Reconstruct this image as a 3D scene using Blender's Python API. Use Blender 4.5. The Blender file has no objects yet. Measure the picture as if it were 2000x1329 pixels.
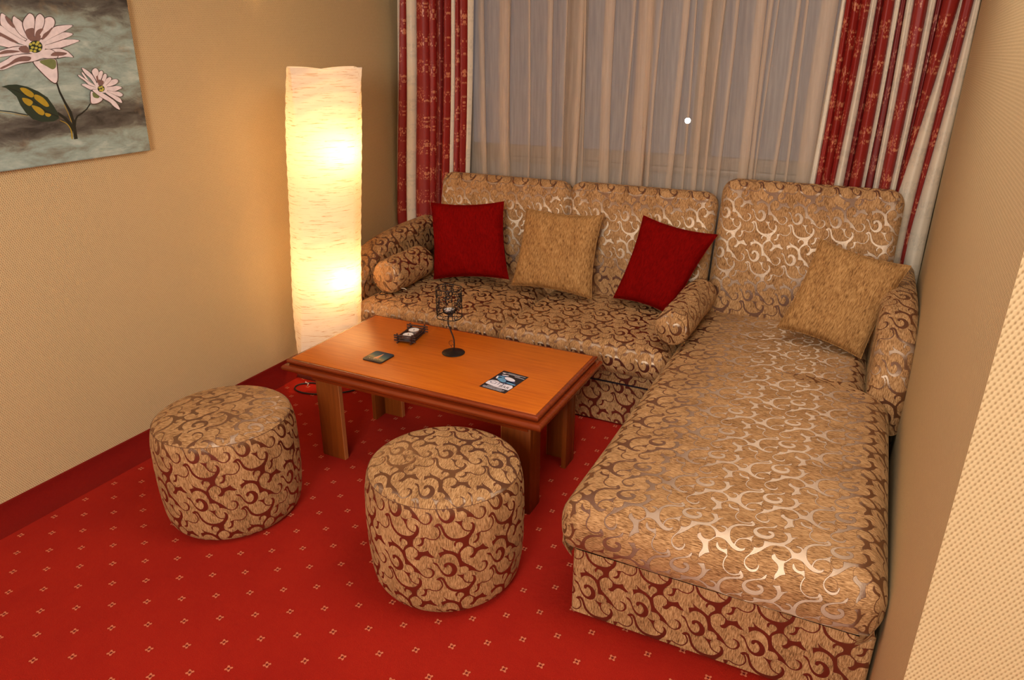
import bpy, bmesh, math, random
import numpy as np
from mathutils import Vector, Matrix
from mathutils.geometry import delaunay_2d_cdt

random.seed(7)
RNG = np.random.RandomState(5)
scene = bpy.context.scene
COL = scene.collection

# ------------------------------------------------------------------ camera
cam_data = bpy.data.cameras.new('camera')
cam_data.sensor_fit = 'HORIZONTAL'
cam_data.sensor_width = 36.0
cam_data.lens = 36.0 * 1383.94 / 2000.0
cam_data.clip_start = 0.02
cam = bpy.data.objects.new('camera', cam_data)
COL.objects.link(cam)
cr = Vector((0.89622287, 0.44360041, 0.00180375))
cu = Vector((-0.16823973, 0.33613318, 0.926666))
cf = Vector((-0.41046311, 0.83080273, -0.37588145))
m = Matrix((cr, cu, -cf)).transposed().to_4x4()
m.translation = Vector((0, 0, 1.75))
cam.matrix_world = m
scene.camera = cam

# ------------------------------------------------------------------ world, lights, exposure
world = bpy.data.worlds.new('dusk_sky')
scene.world = world
world.use_nodes = True
world.node_tree.nodes['Background'].inputs[0].default_value = (0.29, 0.30, 0.36, 1)
world.node_tree.nodes['Background'].inputs[1].default_value = 0.25


def area(name, loc, target, size, power, color):
    l = bpy.data.lights.new(name, 'AREA')
    l.shape = 'DISK'
    l.size = size
    l.energy = power
    l.color = color
    o = bpy.data.objects.new(name, l)
    COL.objects.link(o)
    o.location = loc
    o.rotation_euler = (Vector(target) - Vector(loc)).to_track_quat('-Z', 'Y').to_euler()
    return o


area('ceiling_lamp_behind_camera', (-0.25, -2.0, 2.15), (-1.0, 3.0, 0.7), 1.4, 116, (1.0, 0.94, 0.85))
area('ceiling_lamp_over_table', (-0.30, 1.85, 2.90), (-0.30, 1.85, 0.0), 1.3, 28, (1.0, 0.93, 0.84))
scene.view_settings.view_transform = 'Standard'
scene.view_settings.look = 'None'
scene.view_settings.gamma = 1.0
scene.view_settings.use_curve_mapping = False
scene.view_settings.exposure = 0.12


# ------------------------------------------------------------------ node helpers
def new_mat(name):
    mt = bpy.data.materials.new(name)
    mt.use_nodes = True
    nt = mt.node_tree
    for n in list(nt.nodes):
        nt.nodes.remove(n)
    return mt, nt


class N:
    def __init__(s, nt):
        s.nt = nt

    def node(s, t, **kw):
        n = s.nt.nodes.new(t)
        for k, v in kw.items():
            setattr(n, k, v)
        return n

    def link(s, a, b):
        s.nt.links.new(a, b)

    def put(s, sock, v):
        if hasattr(v, 'is_output'):
            s.link(v, sock)
        elif isinstance(v, (tuple, list)):
            sock.default_value = tuple(v) if len(v) == len(sock.default_value) else (tuple(v) + (1,))
        else:
            sock.default_value = v

    def math(s, op, a, b=0.0, c=0.0, clamp=False):
        n = s.node('ShaderNodeMath', operation=op)
        n.use_clamp = clamp
        s.put(n.inputs[0], a)
        s.put(n.inputs[1], b)
        s.put(n.inputs[2], c)
        return n.outputs[0]

    def vmath(s, op, a, b=(0, 0, 0), c=(0, 0, 0)):
        n = s.node('ShaderNodeVectorMath', operation=op)
        s.put(n.inputs[0], a)
        s.put(n.inputs[1], b)
        if op in ('WRAP', 'MULTIPLY_ADD'):
            s.put(n.inputs[2], c)
        return n.outputs['Value'] if op in ('LENGTH', 'DOT_PRODUCT', 'DISTANCE') else n.outputs[0]

    def mapping(s, vec, scale=(1, 1, 1), rot=(0, 0, 0), loc=(0, 0, 0)):
        n = s.node('ShaderNodeMapping')
        s.put(n.inputs[0], vec)
        n.inputs['Scale'].default_value = scale
        n.inputs['Rotation'].default_value = rot
        n.inputs['Location'].default_value = loc
        return n.outputs[0]

    def noise(s, vec, scale=5.0, detail=2.0, rough=0.5, dist=0.0):
        n = s.node('ShaderNodeTexNoise')
        s.put(n.inputs['Vector'], vec)
        n.inputs['Scale'].default_value = scale
        n.inputs['Detail'].default_value = detail
        n.inputs['Roughness'].default_value = rough
        n.inputs['Distortion'].default_value = dist
        return n.outputs['Fac']

    def ramp(s, fac, stops, interp='LINEAR'):
        n = s.node('ShaderNodeValToRGB')
        n.color_ramp.interpolation = interp
        while len(n.color_ramp.elements) < len(stops):
            n.color_ramp.elements.new(0.5)
        for e, (p, c) in zip(n.color_ramp.elements, stops):
            e.position = p
            e.color = (c[0], c[1], c[2], 1)
        s.put(n.inputs[0], fac)
        return n.outputs[0]

    def mix(s, fac, a, b, mode='MIX'):
        n = s.node('ShaderNodeMix', data_type='RGBA', blend_type=mode)
        s.put(n.inputs[0], fac)
        s.put(n.inputs[6], a)
        s.put(n.inputs[7], b)
        return n.outputs[2]

    def map(s, v, a, b, c, d, interp='LINEAR'):
        n = s.node('ShaderNodeMapRange', interpolation_type=interp)
        s.put(n.inputs[0], v)
        for i, x in enumerate((a, b, c, d)):
            n.inputs[1 + i].default_value = x
        return n.outputs[0]

    def sep(s, v):
        n = s.node('ShaderNodeSeparateXYZ')
        s.put(n.inputs[0], v)
        return n.outputs

    def bump(s, h, strength=0.5, dist=0.001, normal=None):
        n = s.node('ShaderNodeBump')
        n.inputs['Strength'].default_value = strength
        n.inputs['Distance'].default_value = dist
        s.put(n.inputs['Height'], h)
        if normal is not None:
            s.put(n.inputs['Normal'], normal)
        return n.outputs[0]

    def principled(s, **kw):
        n = s.node('ShaderNodeBsdfPrincipled')
        for k, v in kw.items():
            s.put(n.inputs[k], v)
        return n

    def out(s, sh):
        o = s.node('ShaderNodeOutputMaterial')
        s.link(sh, o.inputs[0])

    def uv(s):
        return s.node('ShaderNodeUVMap', uv_map='UVMap').outputs[0]

    def obj(s):
        return s.node('ShaderNodeTexCoord').outputs['Object']

    def pos(s):
        return s.node('ShaderNodeNewGeometry').outputs['Position']


def simple(name, color, rough=0.6, metallic=0.0, spec=0.5, bump=0.0, bscale=200.0, coat=0.0, vary=0.12):
    mt, nt = new_mat(name)
    g = N(nt)
    n = g.noise(g.obj(), bscale, 3)
    c = g.mix(n, tuple(x * (1 - vary) for x in color), tuple(min(1, x * (1 + vary)) for x in color))
    p = g.principled(**{'Base Color': c, 'Roughness': rough, 'Metallic': metallic, 'Specular IOR Level': spec,
                        'Coat Weight': coat, 'Coat Roughness': 0.15})
    if bump:
        g.link(g.bump(n, bump, 0.001), p.inputs['Normal'])
    g.out(p.outputs[0])
    return mt


# ------------------------------------------------------------------ materials
def mat_wallpaper(name, pitch_h=0.0085, pitch_v=0.016, strength=0.75, base=(0.635, 0.485, 0.265)):
    # woven glass fibre wallpaper: rows of small beads, every second row offset by half
    mt, nt = new_mat(name)
    g = N(nt)
    x, y, z = g.sep(g.pos())
    h = g.math('SUBTRACT', x, y)
    a = g.math('MULTIPLY', h, 2 * math.pi / pitch_h)
    b = g.math('MULTIPLY', z, 2 * math.pi / pitch_v)
    s1 = g.math('SINE', g.math('ADD', a, b))
    s2 = g.math('SINE', g.math('SUBTRACT', a, b))
    bead = g.math('MULTIPLY', g.math('ADD', g.math('ADD', g.math('MULTIPLY', s1, 0.7), g.math('MULTIPLY', s2, 1.3)), 2.0), 0.25)
    bead = g.math('SMOOTH_MIN', bead, 0.66, 0.25)
    n1 = g.noise(g.pos(), 90.0, 2)
    bead = g.math('ADD', bead, g.math('MULTIPLY', n1, 0.25))
    big = g.noise(g.pos(), 1.3, 3)
    col = g.mix(g.map(bead, 0.12, 0.58, 0, 1), tuple(v * f for v, f in zip(base, (0.50, 0.42, 0.32))), base)  # pits between beads darkened: their shade is put into the base colour
    col = g.mix(g.map(big, 0.35, 0.7, 0, 0.25), col, (base[0] * .86, base[1] * .84, base[2] * .78))
    p = g.principled(**{'Base Color': col, 'Roughness': 0.62, 'Specular IOR Level': 0.35})
    g.link(g.bump(bead, strength, 0.0016), p.inputs['Normal'])
    g.out(p.outputs[0])
    return mt


def mat_carpet(name, motif=True):
    mt, nt = new_mat(name)
    g = N(nt)
    P = g.pos()
    x, y, z = g.sep(P)
    n_f = g.noise(P, 420.0, 3, 0.7)
    n_m = g.noise(P, 38.0, 3, 0.6)
    n_b = g.noise(P, 3.2, 3, 0.6)
    col = g.ramp(n_f, [(0.25, (0.21, 0.006, 0.002)), (0.55, (0.39, 0.014, 0.005)), (0.8, (0.52, 0.034, 0.012))])
    col = g.mix(g.map(n_m, 0.3, 0.7, 0.0, 0.35), col, (0.33, 0.007, 0.004))
    col = g.mix(g.map(n_b, 0.42, 0.68, 0.0, 0.38), col, (0.26, 0.005, 0.003))
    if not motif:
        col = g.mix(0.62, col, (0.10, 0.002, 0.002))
    if motif:
        ax, ay, bx, by = 0.094511, 0.063325, 0.094362, -0.070303
        ox, oy = -1.688137, 0.952651
        det = ax * by - bx * ay
        dx = g.math('SUBTRACT', x, ox)
        dy = g.math('SUBTRACT', y, oy)
        s = g.math('ADD', g.math('MULTIPLY', dx, by / det), g.math('MULTIPLY', dy, -bx / det))
        t = g.math('ADD', g.math('MULTIPLY', dx, -ay / det), g.math('MULTIPLY', dy, ax / det))
        s = g.math('SUBTRACT', g.math('FRACT', g.math('ADD', s, 0.5)), 0.5)
        t = g.math('SUBTRACT', g.math('FRACT', g.math('ADD', t, 0.5)), 0.5)
        lx = g.math('ADD', g.math('MULTIPLY', s, ax), g.math('MULTIPLY', t, bx))
        ly = g.math('ADD', g.math('MULTIPLY', s, ay), g.math('MULTIPLY', t, by))
        wob = g.math('MULTIPLY', g.math('SUBTRACT', g.noise(P, 260.0, 2), 0.5), 0.004)
        axx = g.math('ADD', g.math('ABSOLUTE', lx), wob)
        ayy = g.math('ADD', g.math('ABSOLUTE', ly), wob)
        # four corner dots joined by a thin square, dark heart
        dd = g.math('SQRT', g.math('ADD', g.math('POWER', g.math('SUBTRACT', axx, 0.0063), 2.0),
                                   g.math('POWER', g.math('SUBTRACT', ayy, 0.0063), 2.0)))
        dots = g.map(dd, 0.0030, 0.0042, 1, 0)
        cheb = g.math('MAXIMUM', axx, ayy)
        ring = g.map(g.math('ABSOLUTE', g.math('SUBTRACT', cheb, 0.0056)), 0.0012, 0.0021, 0.8, 0)
        heart = g.map(cheb, 0.0032, 0.0042, 0.75, 0)
        halo = g.map(cheb, 0.0095, 0.0125, 0.35, 0)
        col = g.mix(halo, col, (0.16, 0.004, 0.003))
        col = g.mix(heart, col, (0.12, 0.01, 0.008))
        col = g.mix(g.math('MAXIMUM', dots, ring), col, (0.66, 0.19, 0.095))
    p = g.principled(**{'Base Color': col, 'Roughness': 0.95, 'Specular IOR Level': 0.15,
                        'Sheen Weight': 0.05, 'Sheen Roughness': 0.5, 'Sheen Tint': (1.0, 0.2, 0.1, 1)})
    h = g.math('ADD', n_f, g.math('MULTIPLY', n_m, 1.5))
    g.link(g.bump(h, 0.8, 0.0025), p.inputs['Normal'])
    g.out(p.outputs[0])
    return mt


def mat_chenille(name, dark, mid, light, sheen=0.15, sx=330.0, sy=42.0, bump=0.6, rot=0.0, spec=0.2):
    # short streaky pile; threads run along V of the fabric
    mt, nt = new_mat(name)
    g = N(nt)
    uv = g.mapping(g.uv(), (1, 1, 1), (0, 0, rot))
    st = g.noise(g.mapping(uv, (sx, sy, 1)), 1.0, 3, 0.65, 0.25)
    st2 = g.noise(g.mapping(uv, (sx * 1.9, sy * 1.6, 1), loc=(3, 7, 0)), 1.0, 2, 0.6, 0.4)
    big = g.noise(g.mapping(uv, (14, 5, 1)), 1.0, 3, 0.5)
    f = g.math('ADD', g.math('MULTIPLY', st, 0.62), g.math('MULTIPLY', st2, 0.38))
    f = g.math('ADD', f, g.math('MULTIPLY', g.math('SUBTRACT', big, 0.5), 0.22))
    col = g.ramp(f, [(0.36, dark), (0.48, mid), (0.62, light)])
    p = g.principled(**{'Base Color': col, 'Roughness': 0.85, 'Specular IOR Level': spec, 'Sheen Weight': sheen,
                        'Sheen Roughness': 0.4, 'Sheen Tint': tuple(min(1, c * 2.0) for c in light) + (1,)})
    g.link(g.bump(f, bump, 0.002), p.inputs['Normal'])
    g.out(p.outputs[0])
    return mt


def mat_satin(name):
    # flat woven satin figure: dark brown, with a long anisotropic gloss across the warp
    mt, nt = new_mat(name)
    g = N(nt)
    uv = g.uv()
    n = g.noise(g.mapping(uv, (300, 1500, 1)), 1.0, 2)
    col = g.mix(n, (0.046, 0.012, 0.006), (0.075, 0.020, 0.009))
    nrm = g.bump(n, 0.25, 0.0005)
    tan = g.node('ShaderNodeTangent', direction_type='UV_MAP', uv_map='UVMap')
    p = g.principled(**{'Base Color': col, 'Roughness': 0.5, 'Specular IOR Level': 0.3})
    g.link(nrm, p.inputs['Normal'])
    gl = g.node('ShaderNodeBsdfAnisotropic')
    gl.inputs['Color'].default_value = (1.0, 0.74, 0.50, 1)
    gl.inputs['Roughness'].default_value = 0.32
    gl.inputs['Rotation'].default_value = 0.25
    gl.inputs['Anisotropy'].default_value = 0.80
    g.link(tan.outputs[0], gl.inputs['Tangent'])
    g.link(nrm, gl.inputs['Normal'])
    mx = g.node('ShaderNodeMixShader')
    mx.inputs[0].default_value = SATIN_GLOSS
    g.link(p.outputs[0], mx.inputs[1])
    g.link(gl.outputs[0], mx.inputs[2])
    g.out(mx.outputs[0])
    return mt


def mat_wood(name, c0, c1, c2, rough=0.3, coat=0.35, axis=0, scale=1.0):
    mt, nt = new_mat(name)
    g = N(nt)
    o = g.obj()
    sc = [70 * scale] * 3
    sc[axis] = 3.0 * scale
    n = g.noise(g.mapping(o, tuple(sc)), 1.0, 4, 0.62, 0.3)
    sc2 = [260 * scale] * 3
    sc2[axis] = 14 * scale
    fn = g.noise(g.mapping(o, tuple(sc2)), 1.0, 2, 0.6)
    big = g.noise(o, 3.0, 2)
    f = g.math('ADD', g.math('MULTIPLY', n, 0.6), g.math('MULTIPLY', fn, 0.25))
    f = g.math('ADD', f, g.math('MULTIPLY', big, 0.2))
    col = g.ramp(f, [(0.35, c0), (0.52, c1), (0.72, c2)])
    p = g.principled(**{'Base Color': col, 'Roughness': rough, 'Specular IOR Level': 0.4, 'Coat Weight': coat,
                        'Coat Roughness': 0.18})
    g.link(g.bump(fn, 0.08, 0.0006), p.inputs['Normal'])
    g.out(p.outputs[0])
    return mt


def mat_drape(name, base, figure, dens=0.5, rough=0.42, sheen=0.3, fig_rough=0.3):
    # curtain damask with leaf sprigs woven in a glossier yarn
    mt, nt = new_mat(name)
    g = N(nt)
    uv = g.uv()
    warp = g.noise(g.mapping(uv, (30, 24, 1)), 1.0, 2)
    v = g.node('ShaderNodeTexVoronoi', feature='F1')
    u2 = g.vmath('ADD', g.mapping(uv, (26, 13, 1), (0, 0, 0.35)), g.vmath('MULTIPLY', g.mapping(uv, (0, 0, 0), loc=(1, 1, 0)), (0, 0, 0)))
    g.link(u2, v.inputs['Vector'])
    f = g.math('ADD', v.outputs['Distance'], g.math('MULTIPLY', g.math('SUBTRACT', warp, 0.5), 1.1))
    vein = g.noise(g.mapping(uv, (120, 50, 1), (0, 0, 0.7)), 1.0, 2)
    f = g.math('ADD', f, g.math('MULTIPLY', g.math('SUBTRACT', vein, 0.5), 0.45))
    mask = g.map(f, dens * 0.55, dens * 0.55 + 0.05, 1, 0)
    rows = g.math('SINE', g.math('MULTIPLY', g.sep(uv)[1], 2 * math.pi / 0.16))
    mask = g.math('MULTIPLY', mask, g.map(rows, -0.35, 0.1, 0.0, 1.0))
    col = g.mix(mask, base, figure)
    p = g.principled(**{'Base Color': col, 'Roughness': g.map(mask, 0, 1, rough + 0.12, fig_rough), 'Specular IOR Level': 0.45,
                        'Sheen Weight': sheen})
    wv = g.noise(g.mapping(uv, (700, 700, 1)), 1.0, 1)
    g.link(g.bump(g.math('ADD', wv, g.math('MULTIPLY', mask, 1.5)), 0.3, 0.0008), p.inputs['Normal'])
    g.out(p.outputs[0])
    return mt


def mat_sheer(name):
    mt, nt = new_mat(name)
    g = N(nt)
    uv = g.uv()
    n = g.noise(g.mapping(uv, (900, 900, 1)), 1.0, 1)
    n2 = g.noise(g.mapping(uv, (60, 4, 1)), 1.0, 3)
    col = g.mix(n2, (0.88, 0.69, 0.51), (0.97, 0.80, 0.61))
    d = g.principled(**{'Base Color': col, 'Roughness': 0.5, 'Specular IOR Level': 0.4})
    tr = g.node('ShaderNodeBsdfTranslucent')
    g.link(col, tr.inputs[0])
    m1 = g.node('ShaderNodeMixShader')
    m1.inputs[0].default_value = 0.3
    g.link(d.outputs[0], m1.inputs[1])
    g.link(tr.outputs[0], m1.inputs[2])
    tp = g.node('ShaderNodeBsdfTransparent')
    tp.inputs[0].default_value = (0.95, 0.93, 0.93, 1)
    m2 = g.node('ShaderNodeMixShader')
    fac = g.map(g.math('ADD', g.math('MULTIPLY', n, 0.4), g.math('MULTIPLY', n2, 0.6)), 0.3, 0.7, 0.30, 0.46)
    g.link(fac, m2.inputs[0])
    g.link(tp.outputs[0], m2.inputs[1])
    g.link(m1.outputs[0], m2.inputs[2])
    g.out(m2.outputs[0])
    return mt


def mat_paper(name):
    mt, nt = new_mat(name)
    g = N(nt)
    o = g.uv()
    cr_ = g.noise(g.mapping(o, (9, 150, 1)), 1.0, 4, 0.65, 0.8)
    cl = g.noise(g.mapping(o, (6, 4, 1)), 1.0, 3)
    f = g.map(cr_, 0.34, 0.44, 0, 1)
    col = g.mix(f, (0.66, 0.44, 0.24), (0.94, 0.87, 0.76))
    col = g.mix(g.map(cl, 0.3, 0.7, 0, 0.2), col, (0.85, 0.76, 0.62))
    nrm = g.bump(g.math('ADD', cr_, g.math('MULTIPLY', cl, 0.6)), 0.35, 0.004)
    d = g.node('ShaderNodeBsdfDiffuse')
    g.link(col, d.inputs[0])
    g.link(nrm, d.inputs['Normal'])
    tr = g.node('ShaderNodeBsdfTranslucent')
    g.link(g.mix(1.0, col, (1.0, 0.98, 0.90), 'MULTIPLY'), tr.inputs[0])
    mx = g.node('ShaderNodeMixShader')
    mx.inputs[0].default_value = 0.45
    g.link(d.outputs[0], mx.inputs[1])
    g.link(tr.outputs[0], mx.inputs[2])
    g.out(mx.outputs[0])
    return mt


def mat_canvas(name):
    mt, nt = new_mat(name)
    g = N(nt)
    P = g.pos()
    x, y, z = g.sep(P)
    n1 = g.noise(g.mapping(P, (1, 2.2, 7)), 2.4, 5, 0.62, 0.7)
    n2 = g.noise(g.mapping(P, (1, 9, 22), loc=(3, 1, 2)), 1.6, 5, 0.7, 0.5)
    f = g.math('ADD', g.math('MULTIPLY', n1, 0.7), g.math('MULTIPLY', n2, 0.3))
    z2 = g.math('ADD', z, g.math('MULTIPLY', g.math('SUBTRACT', y, 2.16), -0.05))
    band = g.math('MULTIPLY', g.math('ABSOLUTE', g.math('SUBTRACT', z2, 1.510)), 11.0)
    dark1 = g.map(band, 0.1, 1.0, 0.30, 0.0, 'SMOOTHSTEP')
    dark2 = g.map(z, 1.83, 1.94, 0.0, 0.32, 'SMOOTHSTEP')
    f = g.math('SUBTRACT', g.math('SUBTRACT', g.math('ADD', f, 0.05), dark1), dark2)
    col = g.ramp(f, [(0.16, (0.045, 0.040, 0.034)), (0.34, (0.13, 0.125, 0.105)), (0.44, (0.24, 0.27, 0.22)),
                     (0.54, (0.31, 0.41, 0.37)), (0.70, (0.50, 0.60, 0.53))])
    n3 = g.noise(g.mapping(P, (1, 3, 3), loc=(9, 4, 0)), 3.0, 4, 0.6)
    col = g.mix(g.map(n3, 0.58, 0.74, 0, 0.5), col, (0.30, 0.21, 0.11))
    p = g.principled(**{'Base Color': col, 'Roughness': 0.5, 'Specular IOR Level': 0.35})
    wv = g.noise(P, 420.0, 2)
    g.link(g.bump(g.math('ADD', wv, g.math('MULTIPLY', n2, 3.0)), 0.35, 0.001), p.inputs['Normal'])
    g.out(p.outputs[0])
    return mt


SATIN_GLOSS = 0.29
M = {}
M['wallpaper'] = mat_wallpaper('beaded_wallpaper')
M['plaster'] = simple('plaster', (0.17, 0.175, 0.20), 0.8, bump=0.1)
M['ceiling'] = simple('ceiling_paint', (0.85, 0.80, 0.72), 0.9, bump=0.05)
M['carpet'] = mat_carpet('red_carpet')
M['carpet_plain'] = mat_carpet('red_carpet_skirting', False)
M['chenille'] = mat_chenille('tan_chenille', (0.10, 0.041, 0.013), (0.345, 0.178, 0.070), (0.59, 0.355, 0.165))
M['satin'] = mat_satin('brown_satin')
M['outline'] = simple('outline_thread', (0.13, 0.050, 0.020), 0.8)
M['tan_cushion'] = mat_chenille('plain_tan_chenille', (0.14, 0.060, 0.017), (0.31, 0.155, 0.050), (0.48, 0.27, 0.10), 0.2, 190.0, 34.0, 1.0)
M['red_velvet'] = mat_chenille('deep_red_velvet', (0.115, 0.001, 0.0008), (0.15, 0.0015, 0.001), (0.185, 0.002, 0.0015), 0.0, 90.0, 30.0, 0.25, spec=0.04)
M['wood_top'] = mat_wood('orange_cherry_veneer', (0.41, 0.080, 0.003), (0.53, 0.120, 0.004), (0.62, 0.165, 0.008), 0.40, 0.15)
M['wood_edge'] = mat_wood('red_brown_moulding', (0.12, 0.016, 0.003), (0.19, 0.026, 0.004), (0.26, 0.040, 0.006), 0.25, 0.5)
M['wood_leg'] = mat_wood('cherry_leg_veneer', (0.15, 0.030, 0.003), (0.21, 0.045, 0.004), (0.27, 0.065, 0.007), 0.45, 0.05, axis=2)
M['wood_edging'] = simple('light_edge_band', (0.50, 0.17, 0.05), 0.4)
M['drape_red'] = mat_drape('red_damask', (0.235, 0.009, 0.005), (0.50, 0.17, 0.085), 0.62, 0.42, 0.0)
M['drape_dark'] = mat_drape('shaded_red_damask', (0.15, 0.006, 0.005), (0.32, 0.10, 0.06), 0.62, 0.42, 0.0)  # red damask again, with the shade of deep folds put into the colour
M['drape_cream'] = mat_drape('cream_damask', (0.68, 0.59, 0.46), (0.60, 0.53, 0.42), 0.9, 0.6, 0.05)
M['sheer'] = mat_sheer('sheer_voile')
M['paper'] = mat_paper('rice_paper')
M['canvas'] = mat_canvas('painted_canvas')
M['iron'] = simple('black_iron', (0.022, 0.016, 0.014), 0.4, 0.6)
M['twig'] = simple('dark_twig', (0.040, 0.014, 0.010), 0.55, bump=0.6, bscale=300)
M['wax'] = simple('white_wax', (0.80, 0.76, 0.74), 0.5)
M['tin'] = simple('tealight_tin', (0.75, 0.73, 0.72), 0.3, 0.9)
M['wick'] = simple('burnt_wick', (0.03, 0.028, 0.022), 0.9)
M['black_card'] = simple('black_card', (0.012, 0.010, 0.014), 0.35)
M['black_rubber'] = simple('black_cable', (0.012, 0.010, 0.010), 0.45)
M['white_plastic'] = simple('white_plastic', (0.75, 0.72, 0.68), 0.5)
M['lamp_base'] = mat_wood('pale_lamp_base', (0.60, 0.42, 0.22), (0.70, 0.50, 0.28), (0.80, 0.60, 0.34), 0.4, 0.2)
M['lamp_base_edge'] = simple('dark_base_edge', (0.16, 0.035, 0.018), 0.5)
M['frame_wood'] = mat_wood('window_frame_wood', (0.12, 0.10, 0.10), (0.16, 0.135, 0.13), (0.20, 0.17, 0.16), 0.5, 0.1, axis=2)
M['zip'] = simple('zip_metal', (0.70, 0.66, 0.58), 0.3, 0.8)
M['ground'] = simple('outdoor_ground', (0.9, 0.9, 0.9), 0.95, bump=0.5, bscale=8)


def emission(name, color, strength):
    mt, nt = new_mat(name)
    g = N(nt)
    e = g.node('ShaderNodeEmission')
    e.inputs[0].default_value = color + (1,)
    e.inputs[1].default_value = strength
    g.out(e.outputs[0])
    return mt


M['bulb'] = emission('lit_bulb', (1.0, 0.70, 0.36), 45.0)
M['street_bulb'] = emission('lit_street_globe', (1.0, 0.93, 0.72), 40.0)


def glass_mat():
    mt, nt = new_mat('window_glass')
    g = N(nt)
    tp = g.node('ShaderNodeBsdfTransparent')
    tp.inputs[0].default_value = (0.9, 0.93, 0.95, 1)
    gl = g.node('ShaderNodeBsdfGlossy')
    gl.inputs['Roughness'].default_value = 0.02
    fr = g.node('ShaderNodeFresnel')
    fr.inputs['IOR'].default_value = 1.06
    mx = g.node('ShaderNodeMixShader')
    g.link(fr.outputs[0], mx.inputs[0])
    g.link(tp.outputs[0], mx.inputs[1])
    g.link(gl.outputs[0], mx.inputs[2])
    g.out(mx.outputs[0])
    return mt


M['glass'] = glass_mat()


# ------------------------------------------------------------------ mesh helpers
def tag(o, label=None, cat=None, group=None, kind=None):
    if label:
        o['label'] = label
    if cat:
        o['category'] = cat
    if group:
        o['group'] = group
    if kind:
        o['kind'] = kind
    return o


def thing(name, label, cat, loc=(0, 0, 0), rz=0.0, group=None):
    o = bpy.data.objects.new(name, None)
    o.empty_display_size = 0.05
    COL.objects.link(o)
    o.location = loc
    o.rotation_euler = (0, 0, rz)
    return tag(o, label, cat, group)


def link_mesh(name, me, parent=None, world_coords=True):
    o = bpy.data.objects.new(name, me)
    COL.objects.link(o)
    if parent is not None:
        o.parent = parent
        if world_coords:
            chain = Matrix.Identity(4)
            p = parent
            mats = []
            while p is not None:
                mats.append(p.matrix_parent_inverse @ p.matrix_basis)
                p = p.parent
            for mm in reversed(mats):
                chain = chain @ mm
            o.matrix_parent_inverse = chain.inverted()
    return o


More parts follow.
